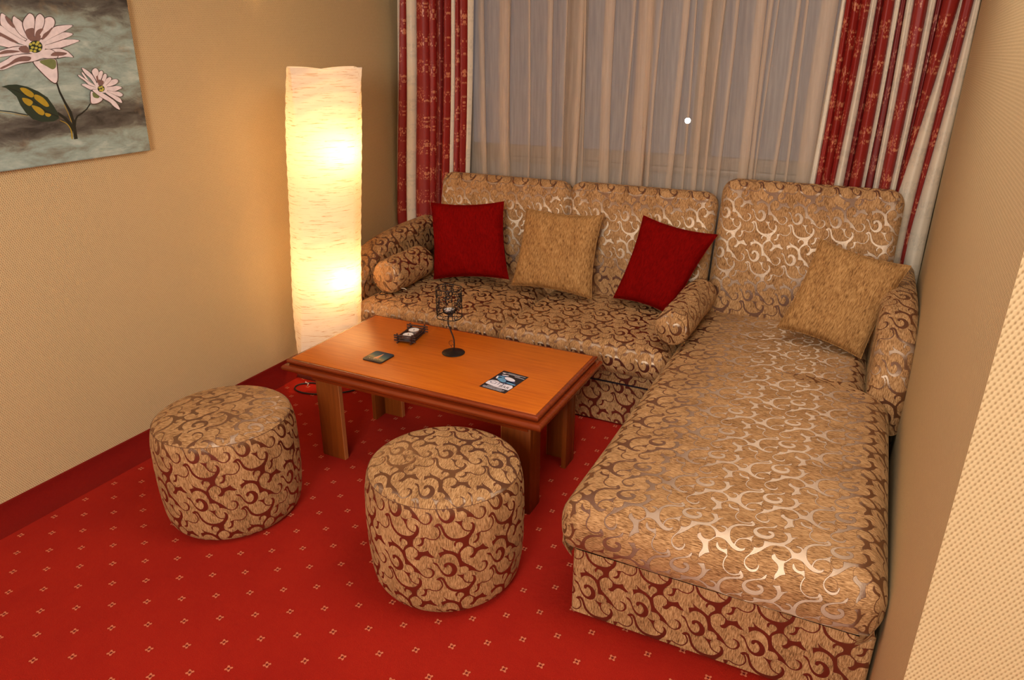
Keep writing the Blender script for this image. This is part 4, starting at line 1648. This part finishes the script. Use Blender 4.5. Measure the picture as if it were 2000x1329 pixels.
# cage of tangled wire
R_, z0_, z1_ = 0.056, KZ - 0.014, KZ + 0.118
for z_ in (z0_, z1_):
    MB().tube([(KX + R_ * math.cos(t), CY + R_ * math.sin(t), z_ + 0.002 * math.sin(3 * t)) for t in np.linspace(0, 2 * math.pi, 40, endpoint=False)], 0.0022, 7, closed=True).build('cage_ring', M['iron'], cs)
for k in range(4):
    t = math.radians(45 + 90 * k)
    MB().tube([(KX + R_ * math.cos(t), CY + R_ * math.sin(t), z0_), (KX + R_ * 1.01 * math.cos(t), CY + R_ * 1.01 * math.sin(t), (z0_ + z1_) / 2), (KX + R_ * math.cos(t), CY + R_ * math.sin(t), z1_)], 0.0015, 6).build('cage_rod', M['iron'], cs)
for k in range(2):
    t = math.radians(20 + 90 * k)
    MB().tube([(KX - R_ * math.cos(t), CY - R_ * math.sin(t), z0_), (KX, CY, z0_ + 0.0), (KX + R_ * math.cos(t), CY + R_ * math.sin(t), z0_)], 0.0014, 6).build('cage_rod', M['iron'], cs)
cage = MB()
rs = np.random.RandomState(12)
for k in range(105):
    t0, zc = rs.uniform(0, 2 * math.pi), rs.uniform(z0_ + 0.008, z1_ - 0.008)
    ra, rb = rs.uniform(0.006, 0.013), rs.uniform(0.005, 0.012)
    ph_, n_ = rs.uniform(0, 6), rs.uniform(4.5, 7.5)
    pts = []
    for t in np.linspace(0, n_, 14):
        tt = t0 + (ra / R_) * math.cos(t + ph_) * (1 - 0.04 * t)
        zz_ = min(max(zc + rb * math.sin(t + ph_) * (1 - 0.05 * t), z0_), z1_)
        rr_ = R_ + rs.uniform(-0.0012, 0.0012)
        pts.append((KX + rr_ * math.cos(tt), CY + rr_ * math.sin(tt), zz_))
    cage.tube(pts, 0.0015, 4, caps=False)
tag(cage.build('tangled_wire', M['iron'], cs), kind='stuff')

# ================================================================== FLOOR LAMP
LB = Vector((-2.625, 2.93, 0))
lamp = thing('floor_lamp', 'tall lit paper column floor lamp in the left corner', 'lamp', LB)
MB().box((LB.x - 0.145, LB.y - 0.135, 0.0), (LB.x + 0.145, LB.y + 0.145, 0.022), bevel=0.002).build('base_edge', M['lamp_base_edge'], lamp)
MB().box((LB.x - 0.143, LB.y - 0.133, 0.022), (LB.x + 0.143, LB.y + 0.143, 0.034), bevel=0.002).build('base_board', M['lamp_base'], lamp)
Z0, Z1 = 0.155, 1.685
CB, CT = Vector((-2.612, 2.90)), Vector((-2.456, 2.90))
shade = MB()
nl, na = 90, 96
vs, uvs, fs = [], [], []
rs = np.random.RandomState(4)
phs = rs.uniform(0, 6, 8)
for i in range(nl + 1):
    t = i / nl
    z = Z0 + (Z1 - Z0) * t
    e = abs(2 * t - 1) ** 2.2
    c = CB.lerp(CT, t ** 1.05)
    rad = 0.192 + (0.232 - 0.192) * e * (1.0 if t > 0.5 else 0.92)
    for j in range(na):
        a = 2 * math.pi * j / na
        sq = 1.0 / max(abs(math.cos(a)) + abs(math.sin(a)), 1e-6)       # diamond (square turned 45 degrees)
        k = e ** 1.3
        rr = rad * ((1 - k) * (0.86 + 0.14 * sq) + k * (0.10 + 0.90 * sq) if True else 1)
        rr *= 1 + 0.010 * math.sin(3 * a + phs[0] + 5 * t) + 0.006 * math.sin(7 * a + 11 * t + phs[1])
        rr += 0.0016 * math.sin(160 * t + 4 * math.sin(a * 2 + phs[2]) + phs[3])
        zz = z
        if i == nl:
            zz -= 0.012 * (1 - abs(math.cos(2 * a))) * 1.0
        if i == 0:
            zz += 0.010 * (1 - abs(math.cos(2 * a)))
        vs.append((c.x + rr * math.cos(a), c.y + rr * math.sin(a), zz))
        uvs.append((rad * a, z))
for i in range(nl):
    for j in range(na):
        fs.append((i * na + j, i * na + (j + 1) % na, (i + 1) * na + (j + 1) % na, (i + 1) * na + j))
shade.add(vs, fs, 0, uvs)
shade.build('paper_shade', M['paper'], lamp, angle=60)
# wire frame: square hoops and four corner rods
for c, z, r_ in ((CB, Z0 + 0.004, 0.212), (CT, Z1 - 0.004, 0.228)):
    MB().tube([(c.x + r_, c.y, z), (c.x, c.y + r_, z - 0.004), (c.x - r_, c.y, z), (c.x, c.y - r_, z - 0.004)], 0.0022, 6, closed=True).build('frame_hoop', M['tin'], lamp)
for k in range(4):
    a = math.pi / 2 * k
    d = Vector((math.cos(a), math.sin(a)))
    pts = [(LB.x + d.x * 0.11, LB.y + d.y * 0.11, 0.032), (CB.x + d.x * 0.13, CB.y + d.y * 0.13, Z0)]
    MB().tube(pts, 0.003, 6).build('frame_rod', M['tin'], lamp)
for bx, by, bz in ((-2.455, 2.87, 0.640), (-2.405, 2.87, 1.305)):
    c = CB.lerp(CT, (bz - Z0) / (Z1 - Z0))
    bulb = MB().sphere((bx, by, bz), 0.024, n=16, k=10, sz=1.25).build('bulb', M['bulb'], lamp)
    MB().tube([(bx, by, bz - 0.028), (bx - 0.004, by + 0.01, bz - 0.08)], 0.014, 12).build('socket', M['white_plastic'], bulb)
    ld = bpy.data.lights.new('bulb_light', 'POINT')
    ld.energy = 17.0
    ld.color = (1.0, 0.55, 0.20)
    ld.shadow_soft_size = 0.03
    lo = bpy.data.objects.new('bulb_light', ld)
    COL.objects.link(lo)
    lo.location = (bx, by, bz)
    lo.parent = lamp
    lo.matrix_parent_inverse = Matrix.Translation(lamp.location).inverted()
MB().tube([(LB.x + 0.05, LB.y, 0.03), (-2.50, 2.89, 0.55), (-2.47, 2.89, 1.20)], 0.005, 8).build('inner_pole', M['white_plastic'], lamp)
cord = [(-2.545, 2.80, 0.040), (-2.555, 2.780, 0.038), (-2.583, 2.770, 0.010), (-2.63, 2.765, 0.006), (-2.672, 2.735, 0.006), (-2.688, 2.700, 0.006), (-2.675, 2.668, 0.006), (-2.640, 2.648, 0.006), (-2.591, 2.643, 0.006), (-2.52, 2.660, 0.006), (-2.44, 2.70, 0.006), (-2.36, 2.80, 0.006), (-2.30, 2.95, 0.006)]
P3 = [Vector(c) for c in cord]
sm = []
for i in range(len(P3) - 1):
    a, b = P3[max(i - 1, 0)], P3[i]
    c, d = P3[i + 1], P3[min(i + 2, len(P3) - 1)]
    for t in (0, .25, .5, .75):
        sm.append(0.5 * ((2 * b) + (c - a) * t + (2 * a - 5 * b + 4 * c - d) * t * t + (3 * b - a - 3 * c + d) * t ** 3))
MB().tube(sm, 0.0042, 8).build('power_cord', M['black_rubber'], lamp)
MB().tube([(-2.668, 2.752, 0.012), (-2.655, 2.735, 0.016), (-2.640, 2.742, 0.010), (-2.632, 2.722, 0.008)], 0.0022, 6).build('cord_tie', M['white_plastic'], lamp)

# ================================================================== PAINTING
PAINT = '''stem:18076,16392 18108,16052 18219,15646 18343,15296 18362,14896 18332,14610 18296,14289 18449,14294 18471,14616 18485,14911 18449,15327 18307,15680 18183,16076 18137,16407|stem:17838,15285 18080,15064 18223,14825 18294,14586 18447,14645 18349,14888 18172,15136 17906,15350|stem:19263,15590 19070,15400 18808,15248 18623,15172 18496,15024 18404,14793 18482,14777 18563,15001 18662,15127 18834,15202 19102,15367 19296,15565|stem:15687,15537 15788,15520 16174,15455 16745,15294 16760,15325 16188,15486 15799,15551 15698,15568|gold:18203,15577 18279,15258 18332,14965 18357,14971 18300,15264 18221,15583|gold:17917,15022 18127,14888 18233,14650 18198,14335 18249,14336 18273,14660 18151,14906 17929,15036|gold:15679,15507 15780,15488 16292,15375 16687,15280 16693,15293 16299,15389 15787,15504 15686,15525|leaf:16054,16336 16309,16392 16609,16395 16975,16302 17330,16126 17623,15893 17784,15577 17895,15288 17884,15118 17647,15021 17177,15043 16887,15162 16690,15396 16564,15676 16502,15974 16332,16168 16202,16291|gold:16685,16260 16905,16251 17139,16052 17049,15921 16824,16040|gold:17189,16023 17449,15901 17614,15615 17483,15567 17286,15717 17127,15890|gold:16683,15925 16923,15873 17036,15758 16890,15629 16722,15748|gold:16981,15651 17245,15553 17377,15378 17292,15272 17133,15339 16982,15542|gold:17400,15349 17606,15279 17512,15201 17401,15237|stem:16281,16294 16740,16061 17039,15801 17430,15389 17855,15158 17880,15193 17455,15415 17061,15822 16755,16079 16290,16308|dark:17371,17148 17611,17203 17942,17274 18276,17247 18282,16982 18217,16586 18088,16371 17896,16442 17598,16778|petal:17404,17138 17606,17184 17937,17254 18250,17228 18244,16982 18180,16587 18070,16406 17904,16476 17624,16797|green:17626,17160 17935,17245 18237,17218 18217,16983 18059,16887 17871,16988|dark:16640,18752 16759,18749 16894,18587 17076,18255 17357,17904 17152,17897 16827,18049 16610,18311 16539,18438|petal:16651,18731 16765,18726 16892,18561 17052,18263 17338,17920 17139,17917 16832,18075 16638,18313 16563,18430|dark:17074,18702 17183,18638 17340,18518 17409,18195 17439,17900 17155,18056 16985,18364 16988,18562|petal:17083,18679 17184,18613 17318,18495 17389,18211 17428,17922 17158,18082 17013,18364 17005,18545|dark:16510,18386 16759,18195 17093,17973 17398,17786 17329,17698 16992,17791 16660,18012 16330,18193|petal:16526,18369 16772,18175 17066,17978 17374,17796 17308,17712 16981,17812 16687,18012 16354,18185|dark:16412,18020 16689,17929 17036,17748 17358,17709 17307,17599 16749,17599 16217,17763|petal:16433,18007 16704,17911 17009,17751 17330,17712 17282,17607 16759,17625 16244,17763|dark:16144,17481 16771,17673 17327,17680 17363,17460 16950,17411 16493,17343 16104,17322|petal:16171,17481 16765,17646 17297,17670 17334,17461 16924,17419 16519,17358 16132,17329|dark:19391,17901 19102,17794 18591,17630 18214,17575 17825,17625 17852,17736 18389,17907 18990,17959 19263,17946|petal:19358,17896 19070,17793 18596,17658 18244,17591 17856,17632 17882,17738 18413,17894 18958,17945 19230,17938|dark:19185,18141 18987,18035 18626,17897 17870,17704 17844,17793 18225,18022 18745,18203 19048,18198|petal:19152,18134 18955,18032 18611,17918 17900,17717 17875,17802 18255,18019 18723,18179 19017,18185|dark:19244,18441 19002,18300 18754,18177 18218,17957 17870,17785 17792,17851 18057,18095 18476,18390 18808,18450 19114,18473|petal:19211,18429 18969,18292 18723,18179 18244,17977 17898,17802 17821,17864 18088,18101 18482,18365 18783,18427 19082,18458|dark:18394,18736 18531,18685 18565,18552 18465,18366 18142,18117 17793,17903 17699,17904 17887,18119 18062,18385 18186,18656|petal:18379,18710 18507,18662 18536,18536 18434,18364 18145,18145 17814,17928 17722,17926 17913,18140 18087,18375 18184,18629|dark:18039,18821 18147,18757 18195,18627 18095,18388 17862,18111 17640,17898 17673,18153 17764,18477 17873,18705|petal:18030,18793 18129,18731 18167,18608 18069,18395 17867,18139 17654,17925 17694,18176 17790,18470 17877,18680|dark:17678,18821 17803,18743 17811,18548 17698,18241 17551,17939 17444,17895 17351,18103 17302,18371 17365,18554 17536,18733|petal:17670,18795 17785,18717 17783,18532 17681,18259 17551,17965 17450,17922 17368,18128 17331,18373 17384,18538 17537,18707|dark:18983,17301 18690,17320 18295,17261 17763,17283 17668,17463 18072,17581 18501,17642 18791,17537 18912,17417|petal:18953,17307 18662,17330 18312,17288 17794,17290 17698,17461 18097,17569 18488,17614 18759,17528 18880,17418|dark:18344,17289 17824,17292 17473,17179 17108,17120 16697,17055 16248,16897 16001,16924 16033,17049 16417,17234 16714,17385 17192,17446 17538,17455 17789,17538 18133,17601 18339,17467|petal:18312,17288 17794,17290 17446,17186 17120,17146 16725,17067 16275,16908 16029,16932 16061,17055 16445,17235 16739,17378 17189,17419 17510,17440 17760,17525 18102,17590 18307,17462|petal:17361,17921 17837,17928 17968,17803 17904,17547 17687,17419 17334,17461 17275,17670|mauve:17367,18210 17545,18297 17698,18281 17596,17966 17445,17901 17364,18024|mauve:17740,18178 17904,18286 18042,18290 17856,18096 17700,17926 17631,17925|mauve:17995,18099 18213,18231 18410,18363 18182,18103 17901,17908|mauve:16354,18185 16687,18012 17002,17812 16812,17831 16549,17969 16328,18085|mauve:16297,17481 16572,17563 16995,17523 16831,17481 16455,17440 16281,17420|mauve:16499,17111 16778,17274 17085,17356 17342,17314 17220,17188 16861,17170 16526,17049 16217,16929 16165,16971|mauve:18101,17397 18318,17505 18743,17462 18575,17374 18185,17353|mauve:16773,18677 16914,18562 17024,18324 16937,18321 16791,18498|mauve:16977,17627 17263,17712 17339,17482 17072,17482|mauve:17428,17922 17856,18096 17804,17885 17610,17841|leaf:17853,17678 17805,17586 17715,17512 17601,17471 17488,17471 17397,17511 17345,17584 17343,17675 17391,17766 17479,17839 17591,17881 17705,17883 17797,17843 17851,17770|gold2:17489,17755 17464,17723 17419,17709 17381,17722 17372,17754 17397,17787 17442,17801 17480,17788|gold2:17613,17799 17588,17766 17543,17752 17504,17765 17495,17797 17521,17830 17566,17844 17604,17831|gold2:17717,17758 17691,17725 17646,17711 17607,17724 17598,17757 17624,17789 17669,17804 17708,17790|gold2:17821,17716 17796,17683 17750,17669 17711,17683 17702,17715 17727,17748 17773,17762 17812,17749|gold2:17531,17651 17505,17618 17460,17604 17422,17618 17413,17650 17439,17683 17484,17697 17522,17683|gold2:17662,17631 17637,17598 17591,17584 17553,17597 17544,17630 17569,17663 17614,17677 17653,17663|gold2:17790,17589 17764,17556 17718,17542 17679,17555 17670,17588 17696,17621 17741,17635 17780,17622|gold2:17459,17545 17434,17512 17389,17499 17351,17512 17342,17545 17367,17578 17412,17591 17450,17578|gold2:17590,17525 17564,17492 17519,17478 17481,17492 17472,17524 17497,17557 17542,17571 17581,17557|gold2:17779,17822 17753,17789 17707,17774 17669,17788 17659,17820 17685,17853 17731,17867 17769,17854|dark:19364,16040 19475,16023 19721,15839 19839,15741 19747,15638 19526,15557 19290,15575 19290,15768|petal:19376,16022 19479,16002 19695,15831 19814,15743 19727,15650 19526,15580 19310,15592 19316,15768|green:19461,16002 19695,15831 19608,15770 19438,15827|dark:19201,16923 19288,16908 19481,16783 19638,16584 19731,16234 19652,16219 19480,16509 19275,16731|petal:19213,16910 19297,16893 19479,16764 19618,16587 19720,16249 19644,16236 19477,16528 19291,16721|dark:19143,16753 19216,16754 19318,16580 19441,16388 19690,16206 19382,16323 19233,16557|petal:19155,16740 19225,16738 19325,16563 19430,16402 19676,16219 19379,16340 19250,16550|dark:18983,16677 19082,16645 19324,16471 19685,16176 19407,16246 19212,16423 19014,16596|petal:18997,16665 19094,16632 19302,16469 19669,16187 19396,16261 19224,16440 19031,16587|dark:19032,16310 19184,16342 19447,16256 19715,16133 19628,16084 19399,16084 19182,16204|petal:19051,16304 19198,16331 19428,16243 19694,16138 19610,16093 19394,16101 19204,16204|dark:20790,16112 20618,16046 20326,15979 19957,16092 19973,16160 20244,16189 20556,16215 20708,16187|petal:20766,16113 20597,16053 20335,15998 19980,16094 19995,16158 20263,16181 20535,16204 20685,16182|dark:20771,15860 20671,15774 20476,15809 20185,15940 19985,16050 20320,16011 20621,15977|petal:20749,15864 20653,15785 20468,15827 20207,15938 20005,16044 20335,15998 20598,15970|dark:20578,16487 20684,16420 20599,16298 20301,16193 19981,16182 20043,16299 20312,16441|petal:20559,16474 20660,16413 20577,16301 20308,16212 20002,16190 20065,16302 20319,16423|dark:20325,16571 20396,16515 20338,16411 20129,16264 19949,16177 19967,16277 20137,16495|petal:20311,16553 20375,16503 20315,16407 20136,16283 19965,16192 19988,16288 20144,16477|dark:20145,16705 20215,16653 20173,16515 19989,16301 19888,16208 19900,16374 20018,16611|petal:20136,16687 20199,16637 20151,16509 19995,16320 19899,16227 19918,16387 20022,16593|dark:20004,16820 20069,16753 20003,16584 19896,16433 19829,16242 19785,16308 19778,16588 19840,16726|petal:19996,16802 20055,16737 19981,16578 19896,16452 19833,16261 19793,16327 19798,16583 19846,16709|dark:19765,16920 19868,16854 19884,16721 19769,16567 19755,16374 19761,16245 19691,16439 19577,16724 19610,16840|petal:19764,16901 19858,16836 19864,16709 19762,16584 19754,16392 19760,16264 19696,16458 19593,16715 19619,16824|dark:20651,15522 20449,15596 20260,15720 19998,15938 19953,16057 20195,15953 20469,15815 20616,15698|petal:20635,15535 20438,15612 20275,15737 20016,15930 19968,16046 20207,15938 20445,15811 20595,15704|dark:20492,15261 20283,15373 20101,15582 19773,15782 19559,15958 19432,16110 19670,16104 19829,15986 20117,15807 20344,15611 20456,15434|petal:20478,15275 20271,15388 20090,15598 19794,15777 19576,15949 19448,16099 19683,16090 19839,15970 20098,15795 20324,15618 20439,15445|petal:19666,16331 19921,16323 20084,16220 20083,16057 19950,15965 19737,16007 19621,16140|mauve:19769,16456 19915,16451 20010,16384 19899,16227 19756,16248|mauve:19726,16585 19802,16599 19772,16392 19717,16393|leaf:19985,16118 19957,16064 19904,16022 19836,16001 19768,16004 19712,16030 19680,16076 19677,16130 19705,16183 19758,16225 19825,16247 19893,16245 19950,16218 19983,16173|gold2:19829,16165 19806,16136 19764,16125 19729,16139 19720,16169 19742,16197 19784,16208 19820,16195|gold2:19928,16193 19905,16164 19863,16154 19827,16167 19818,16197 19841,16226 19883,16237 19919,16223|gold2:19965,16111 19942,16082 19900,16071 19864,16085 19854,16115 19877,16144 19919,16155 19956,16141|gold2:19843,16067 19820,16038 19779,16028 19743,16041 19733,16072 19756,16100 19798,16111 19834,16097|gold2:19913,16048 19890,16019 19848,16009 19812,16022 19803,16053 19826,16081 19868,16092 19904,16078'''
pa = thing('painting', 'unframed canvas painting of two pale daisies with a leaf, on the left wall', 'painting', (-2.855, 1.52, 1.345))
bm = bmesh.new()
c8 = [(-2.868, 0.86, 1.335), (-2.868, 2.163, 1.350), (-2.868, 2.192, 2.28), (-2.868, 0.86, 2.28)]
vv = [bm.verts.new(c) for c in c8] + [bm.verts.new((-2.840, c[1], c[2])) for c in c8]
for q in ((0, 3, 2, 1), (4, 5, 6, 7), (0, 1, 5, 4), (1, 2, 6, 5), (2, 3, 7, 6), (3, 0, 4, 7)):
    bm.faces.new([vv[i] for i in q])
bmesh.ops.recalc_face_normals(bm, faces=bm.faces)
bmesh.ops.bevel(bm, geom=list(bm.edges), offset=0.003, segments=2, affect='EDGES')
me = bpy.data.meshes.new('canvas')
bm.to_mesh(me)
bm.free()
me.materials.append(M['canvas'])
link_mesh('canvas', me, pa)
PC = {'petal': (0.82, 0.74, 0.76), 'mauve': (0.22, 0.125, 0.11), 'dark': (0.075, 0.040, 0.035), 'stem': (0.014, 0.016, 0.010), 'leaf': (0.020, 0.038, 0.022),
      'gold': (0.42, 0.29, 0.020), 'gold2': (0.50, 0.48, 0.08), 'green': (0.18, 0.22, 0.08)}
names = {'petal': 'painted_petal', 'mauve': 'painted_shadow', 'dark': 'painted_outline', 'stem': 'painted_stem', 'leaf': 'painted_leaf', 'gold': 'painted_leaf_light', 'gold2': 'painted_stamen', 'green': 'painted_sepal'}
for k, c in PC.items():
    M['p_' + k] = simple('paint_' + k, c, 0.5, vary=0.22, bscale=60, bump=0.2)
lay = 0
for item in PAINT.split('|'):
    k, pts = item.split(':')
    P = [(-int(a) * 0 - 2.8398 + 0.00007 * lay, int(a) / 1e4, int(b) / 1e4) for a, b in (q.split(',') for q in pts.split())]
    lay += 1
    mb = MB()
    # smooth the outline a little
    Q = []
    n = len(P)
    big_ = k in ('petal', 'mauve', 'dark', 'leaf', 'gold', 'green')
    if big_ and n < 16:
        for i in range(n):
            a, b, c, d = [Vector(P[(i + o) % n]) for o in (-1, 0, 1, 2)]
            for t in (0, 1 / 3., 2 / 3.):
                Q.append(tuple(0.5 * ((2 * b) + (c - a) * t + (2 * a - 5 * b + 4 * c - d) * t * t + (3 * b - a - 3 * c + d) * t ** 3)))
    else:
        Q = P
    n = len(Q)
    v = Q + [(q[0] - 0.0012, q[1], q[2]) for q in Q]
    ar = sum(Q[i][1] * Q[(i + 1) % n][2] - Q[(i + 1) % n][1] * Q[i][2] for i in range(n))
    f = [tuple(range(n)) if ar > 0 else tuple(range(n))[::-1]] + [(i, (i + 1) % n, n + (i + 1) % n, n + i) for i in range(n)]
    mb.add(v, f).build(names[k], M['p_' + k], pa, smooth=False)


# ================================================================== CURTAINS
def drape(name, label, LT_, zt, LB_, zb, mats, y0, ztop=2.86, zbot=0.012, seed=1, amp=0.75):
    rs = np.random.RandomState(seed)
    root = thing(name, label, 'curtain', ((LT_[0] + LT_[-1]) / 2, y0, zbot), 0, 'striped drapes')
    n = len(mats)
    rows = 46
    sub = 10
    # pleated heading is hidden above the frame; one mesh per stripe of cloth
    for k in range(n):
        ph = rs.uniform(0, 6, 3)
        vs, uv, fs = [], [], []
        for i in range(rows + 1):
            z = zbot + (ztop - zbot) * i / rows
            t = (zt - z) / (zt - zb)
            tt = min(max(t, -0.55), 1.35)
            xa = LT_[k] + (LB_[k] - LT_[k]) * tt
            xb = LT_[k + 1] + (LB_[k + 1] - LT_[k + 1]) * tt
            w = max(xb - xa, 0.004)
            wob = 0.0025 * math.sin(z * 5 + ph[0] * 0 + k * 0.0)
            for j in range(sub + 1):
                s = j / sub
                d = min(0.045, w * amp) * (math.sin(math.pi * s) ** 0.6 if 0 < s < 1 else 0)
                fold = 0.0035 * math.sin(2 * math.pi * s * 1.5 + ph[1] + z * 1.3) * math.sin(math.pi * s)
                x = xa + w * s + wob
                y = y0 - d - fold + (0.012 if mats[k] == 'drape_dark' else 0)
                vs.append((x, y, z))
                uv.append((k * 0.11 + s * (w + 1.2 * d), z + ph[2]))
        for i in range(rows):
            for j in range(sub):
                a = i * (sub + 1) + j
                fs.append((a, a + 1, a + sub + 2, a + sub + 1))
        MB().add(vs, fs, 0, uv).build('stripe', M[mats[k]], root, angle=80)
    return root


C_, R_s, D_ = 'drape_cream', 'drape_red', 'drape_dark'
LT = [-2.7573, -2.7348, -2.6862, -2.6161, -2.5251, -2.4785, -2.4216, -2.3723, -2.3444, -2.3131, -2.2615, -2.2239]
LB2 = [-2.8274, -2.8192, -2.7454, -2.6766, -2.5653, -2.5222, -2.4756, -2.4179, -2.3874, -2.3457, -2.3007, -2.2708]
RT = [-0.2463, -0.2264, -0.2001, -0.161, -0.1222, -0.0944, -0.0668, -0.0205, 0.0025, 0.0273, 0.0582, 0.1152, 0.1454, 0.1694, 0.2346, 0.2464, 0.2891, 0.3175]
RB = [-0.2613, -0.2324, -0.2037, -0.1658, -0.1423, -0.1002, -0.0747, -0.0174, -0.0015, 0.0346, 0.0614, 0.1124, 0.1387, 0.1475, 0.1584, 0.2296, 0.253, 0.3175]
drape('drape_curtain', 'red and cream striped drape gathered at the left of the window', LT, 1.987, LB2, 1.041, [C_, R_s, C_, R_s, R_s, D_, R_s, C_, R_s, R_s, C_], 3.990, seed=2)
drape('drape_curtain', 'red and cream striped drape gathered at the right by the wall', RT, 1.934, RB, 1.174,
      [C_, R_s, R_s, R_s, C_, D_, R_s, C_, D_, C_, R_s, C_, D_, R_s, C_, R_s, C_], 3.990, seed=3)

# voile with pressed folds: the cloth doubles back on itself at every fold
vo = thing('voile_curtain', 'sheer beige voile curtain hanging across the window behind the sofa', 'curtain', (-1.25, 4.03, 0.012), 0)
FOLDS = [(-2.225, 0.030), (-2.085, 0.048), (-2.038, 0.010), (-1.905, 0.016), (-1.772, 0.026), (-1.668, 0.012), (-1.604, 0.026), (-1.553, 0.010), (-1.430, 0.045), (-1.290, 0.016), (-1.252, 0.060),
         (-1.189, 0.012), (-1.130, 0.016), (-1.020, 0.026), (-0.947, 0.012), (-0.882, 0.022), (-0.808, 0.014), (-0.750, 0.018), (-0.640, 0.036), (-0.573, 0.020), (-0.543, 0.008), (-0.460, 0.018), (-0.400, 0.012), (-0.330, 0.055), (-0.262, 0.030)]
rs = np.random.RandomState(21)


def voile_profile(z, fac):
    pts = [(-2.36, 0.0)]
    lay = 0.0
    for k, (x, w) in enumerate(FOLDS):
        dr = 0.010 * math.sin(2.2 * z + k * 1.7) + (0.012 * (k % 3 - 1)) * (1.6 - z) * 0.6
        x = x + dr
        w = w * (1.35 if w > 0.02 else 1.0)
        bell = 0.010 * math.sin(k * 2.1)
        px = pts[-1][0]
        for q in (0.33, 0.66):
            pts.append((px + (x - px) * q, -0.012 - 0.010 * math.sin(math.pi * q + k)))
        pts.append((x + w * 0.5, -0.020 + bell * 0.3))
        pts.append((x + w, -0.016))
        pts.append((x + w * 1.02, -0.008))
        pts.append((x + w * 0.5, -0.005))
        pts.append((x - 0.002, -0.002))
        pts.append((x, 0.003))
        pts.append((x + w * 0.5, 0.006))
        pts.append((x + w + 0.006, 0.004))
    pts.append((-0.16, 0.0))
    return pts


vs, uv, fs = [], [], []
rows = 40
for i in range(rows + 1):
    z = 0.012 + 2.85 * i / rows
    pr = voile_profile(z, 1)
    s = 0
    for j, (x, y) in enumerate(pr):
        if j:
            s += math.hypot(x - pr[j - 1][0], y - pr[j - 1][1])
        vs.append((x, 4.06 + y * 1.0 + 0.004 * math.sin(z * 3 + j * 0.3), z))
        uv.append((s, z))
n = len(pr)
for i in range(rows):
    for j in range(n - 1):
        a = i * n + j
        fs.append((a, a + 1, a + n + 1, a + n))
MB().add(vs, fs, 0, uv).build('voile_cloth', M['sheer'], vo, angle=180)
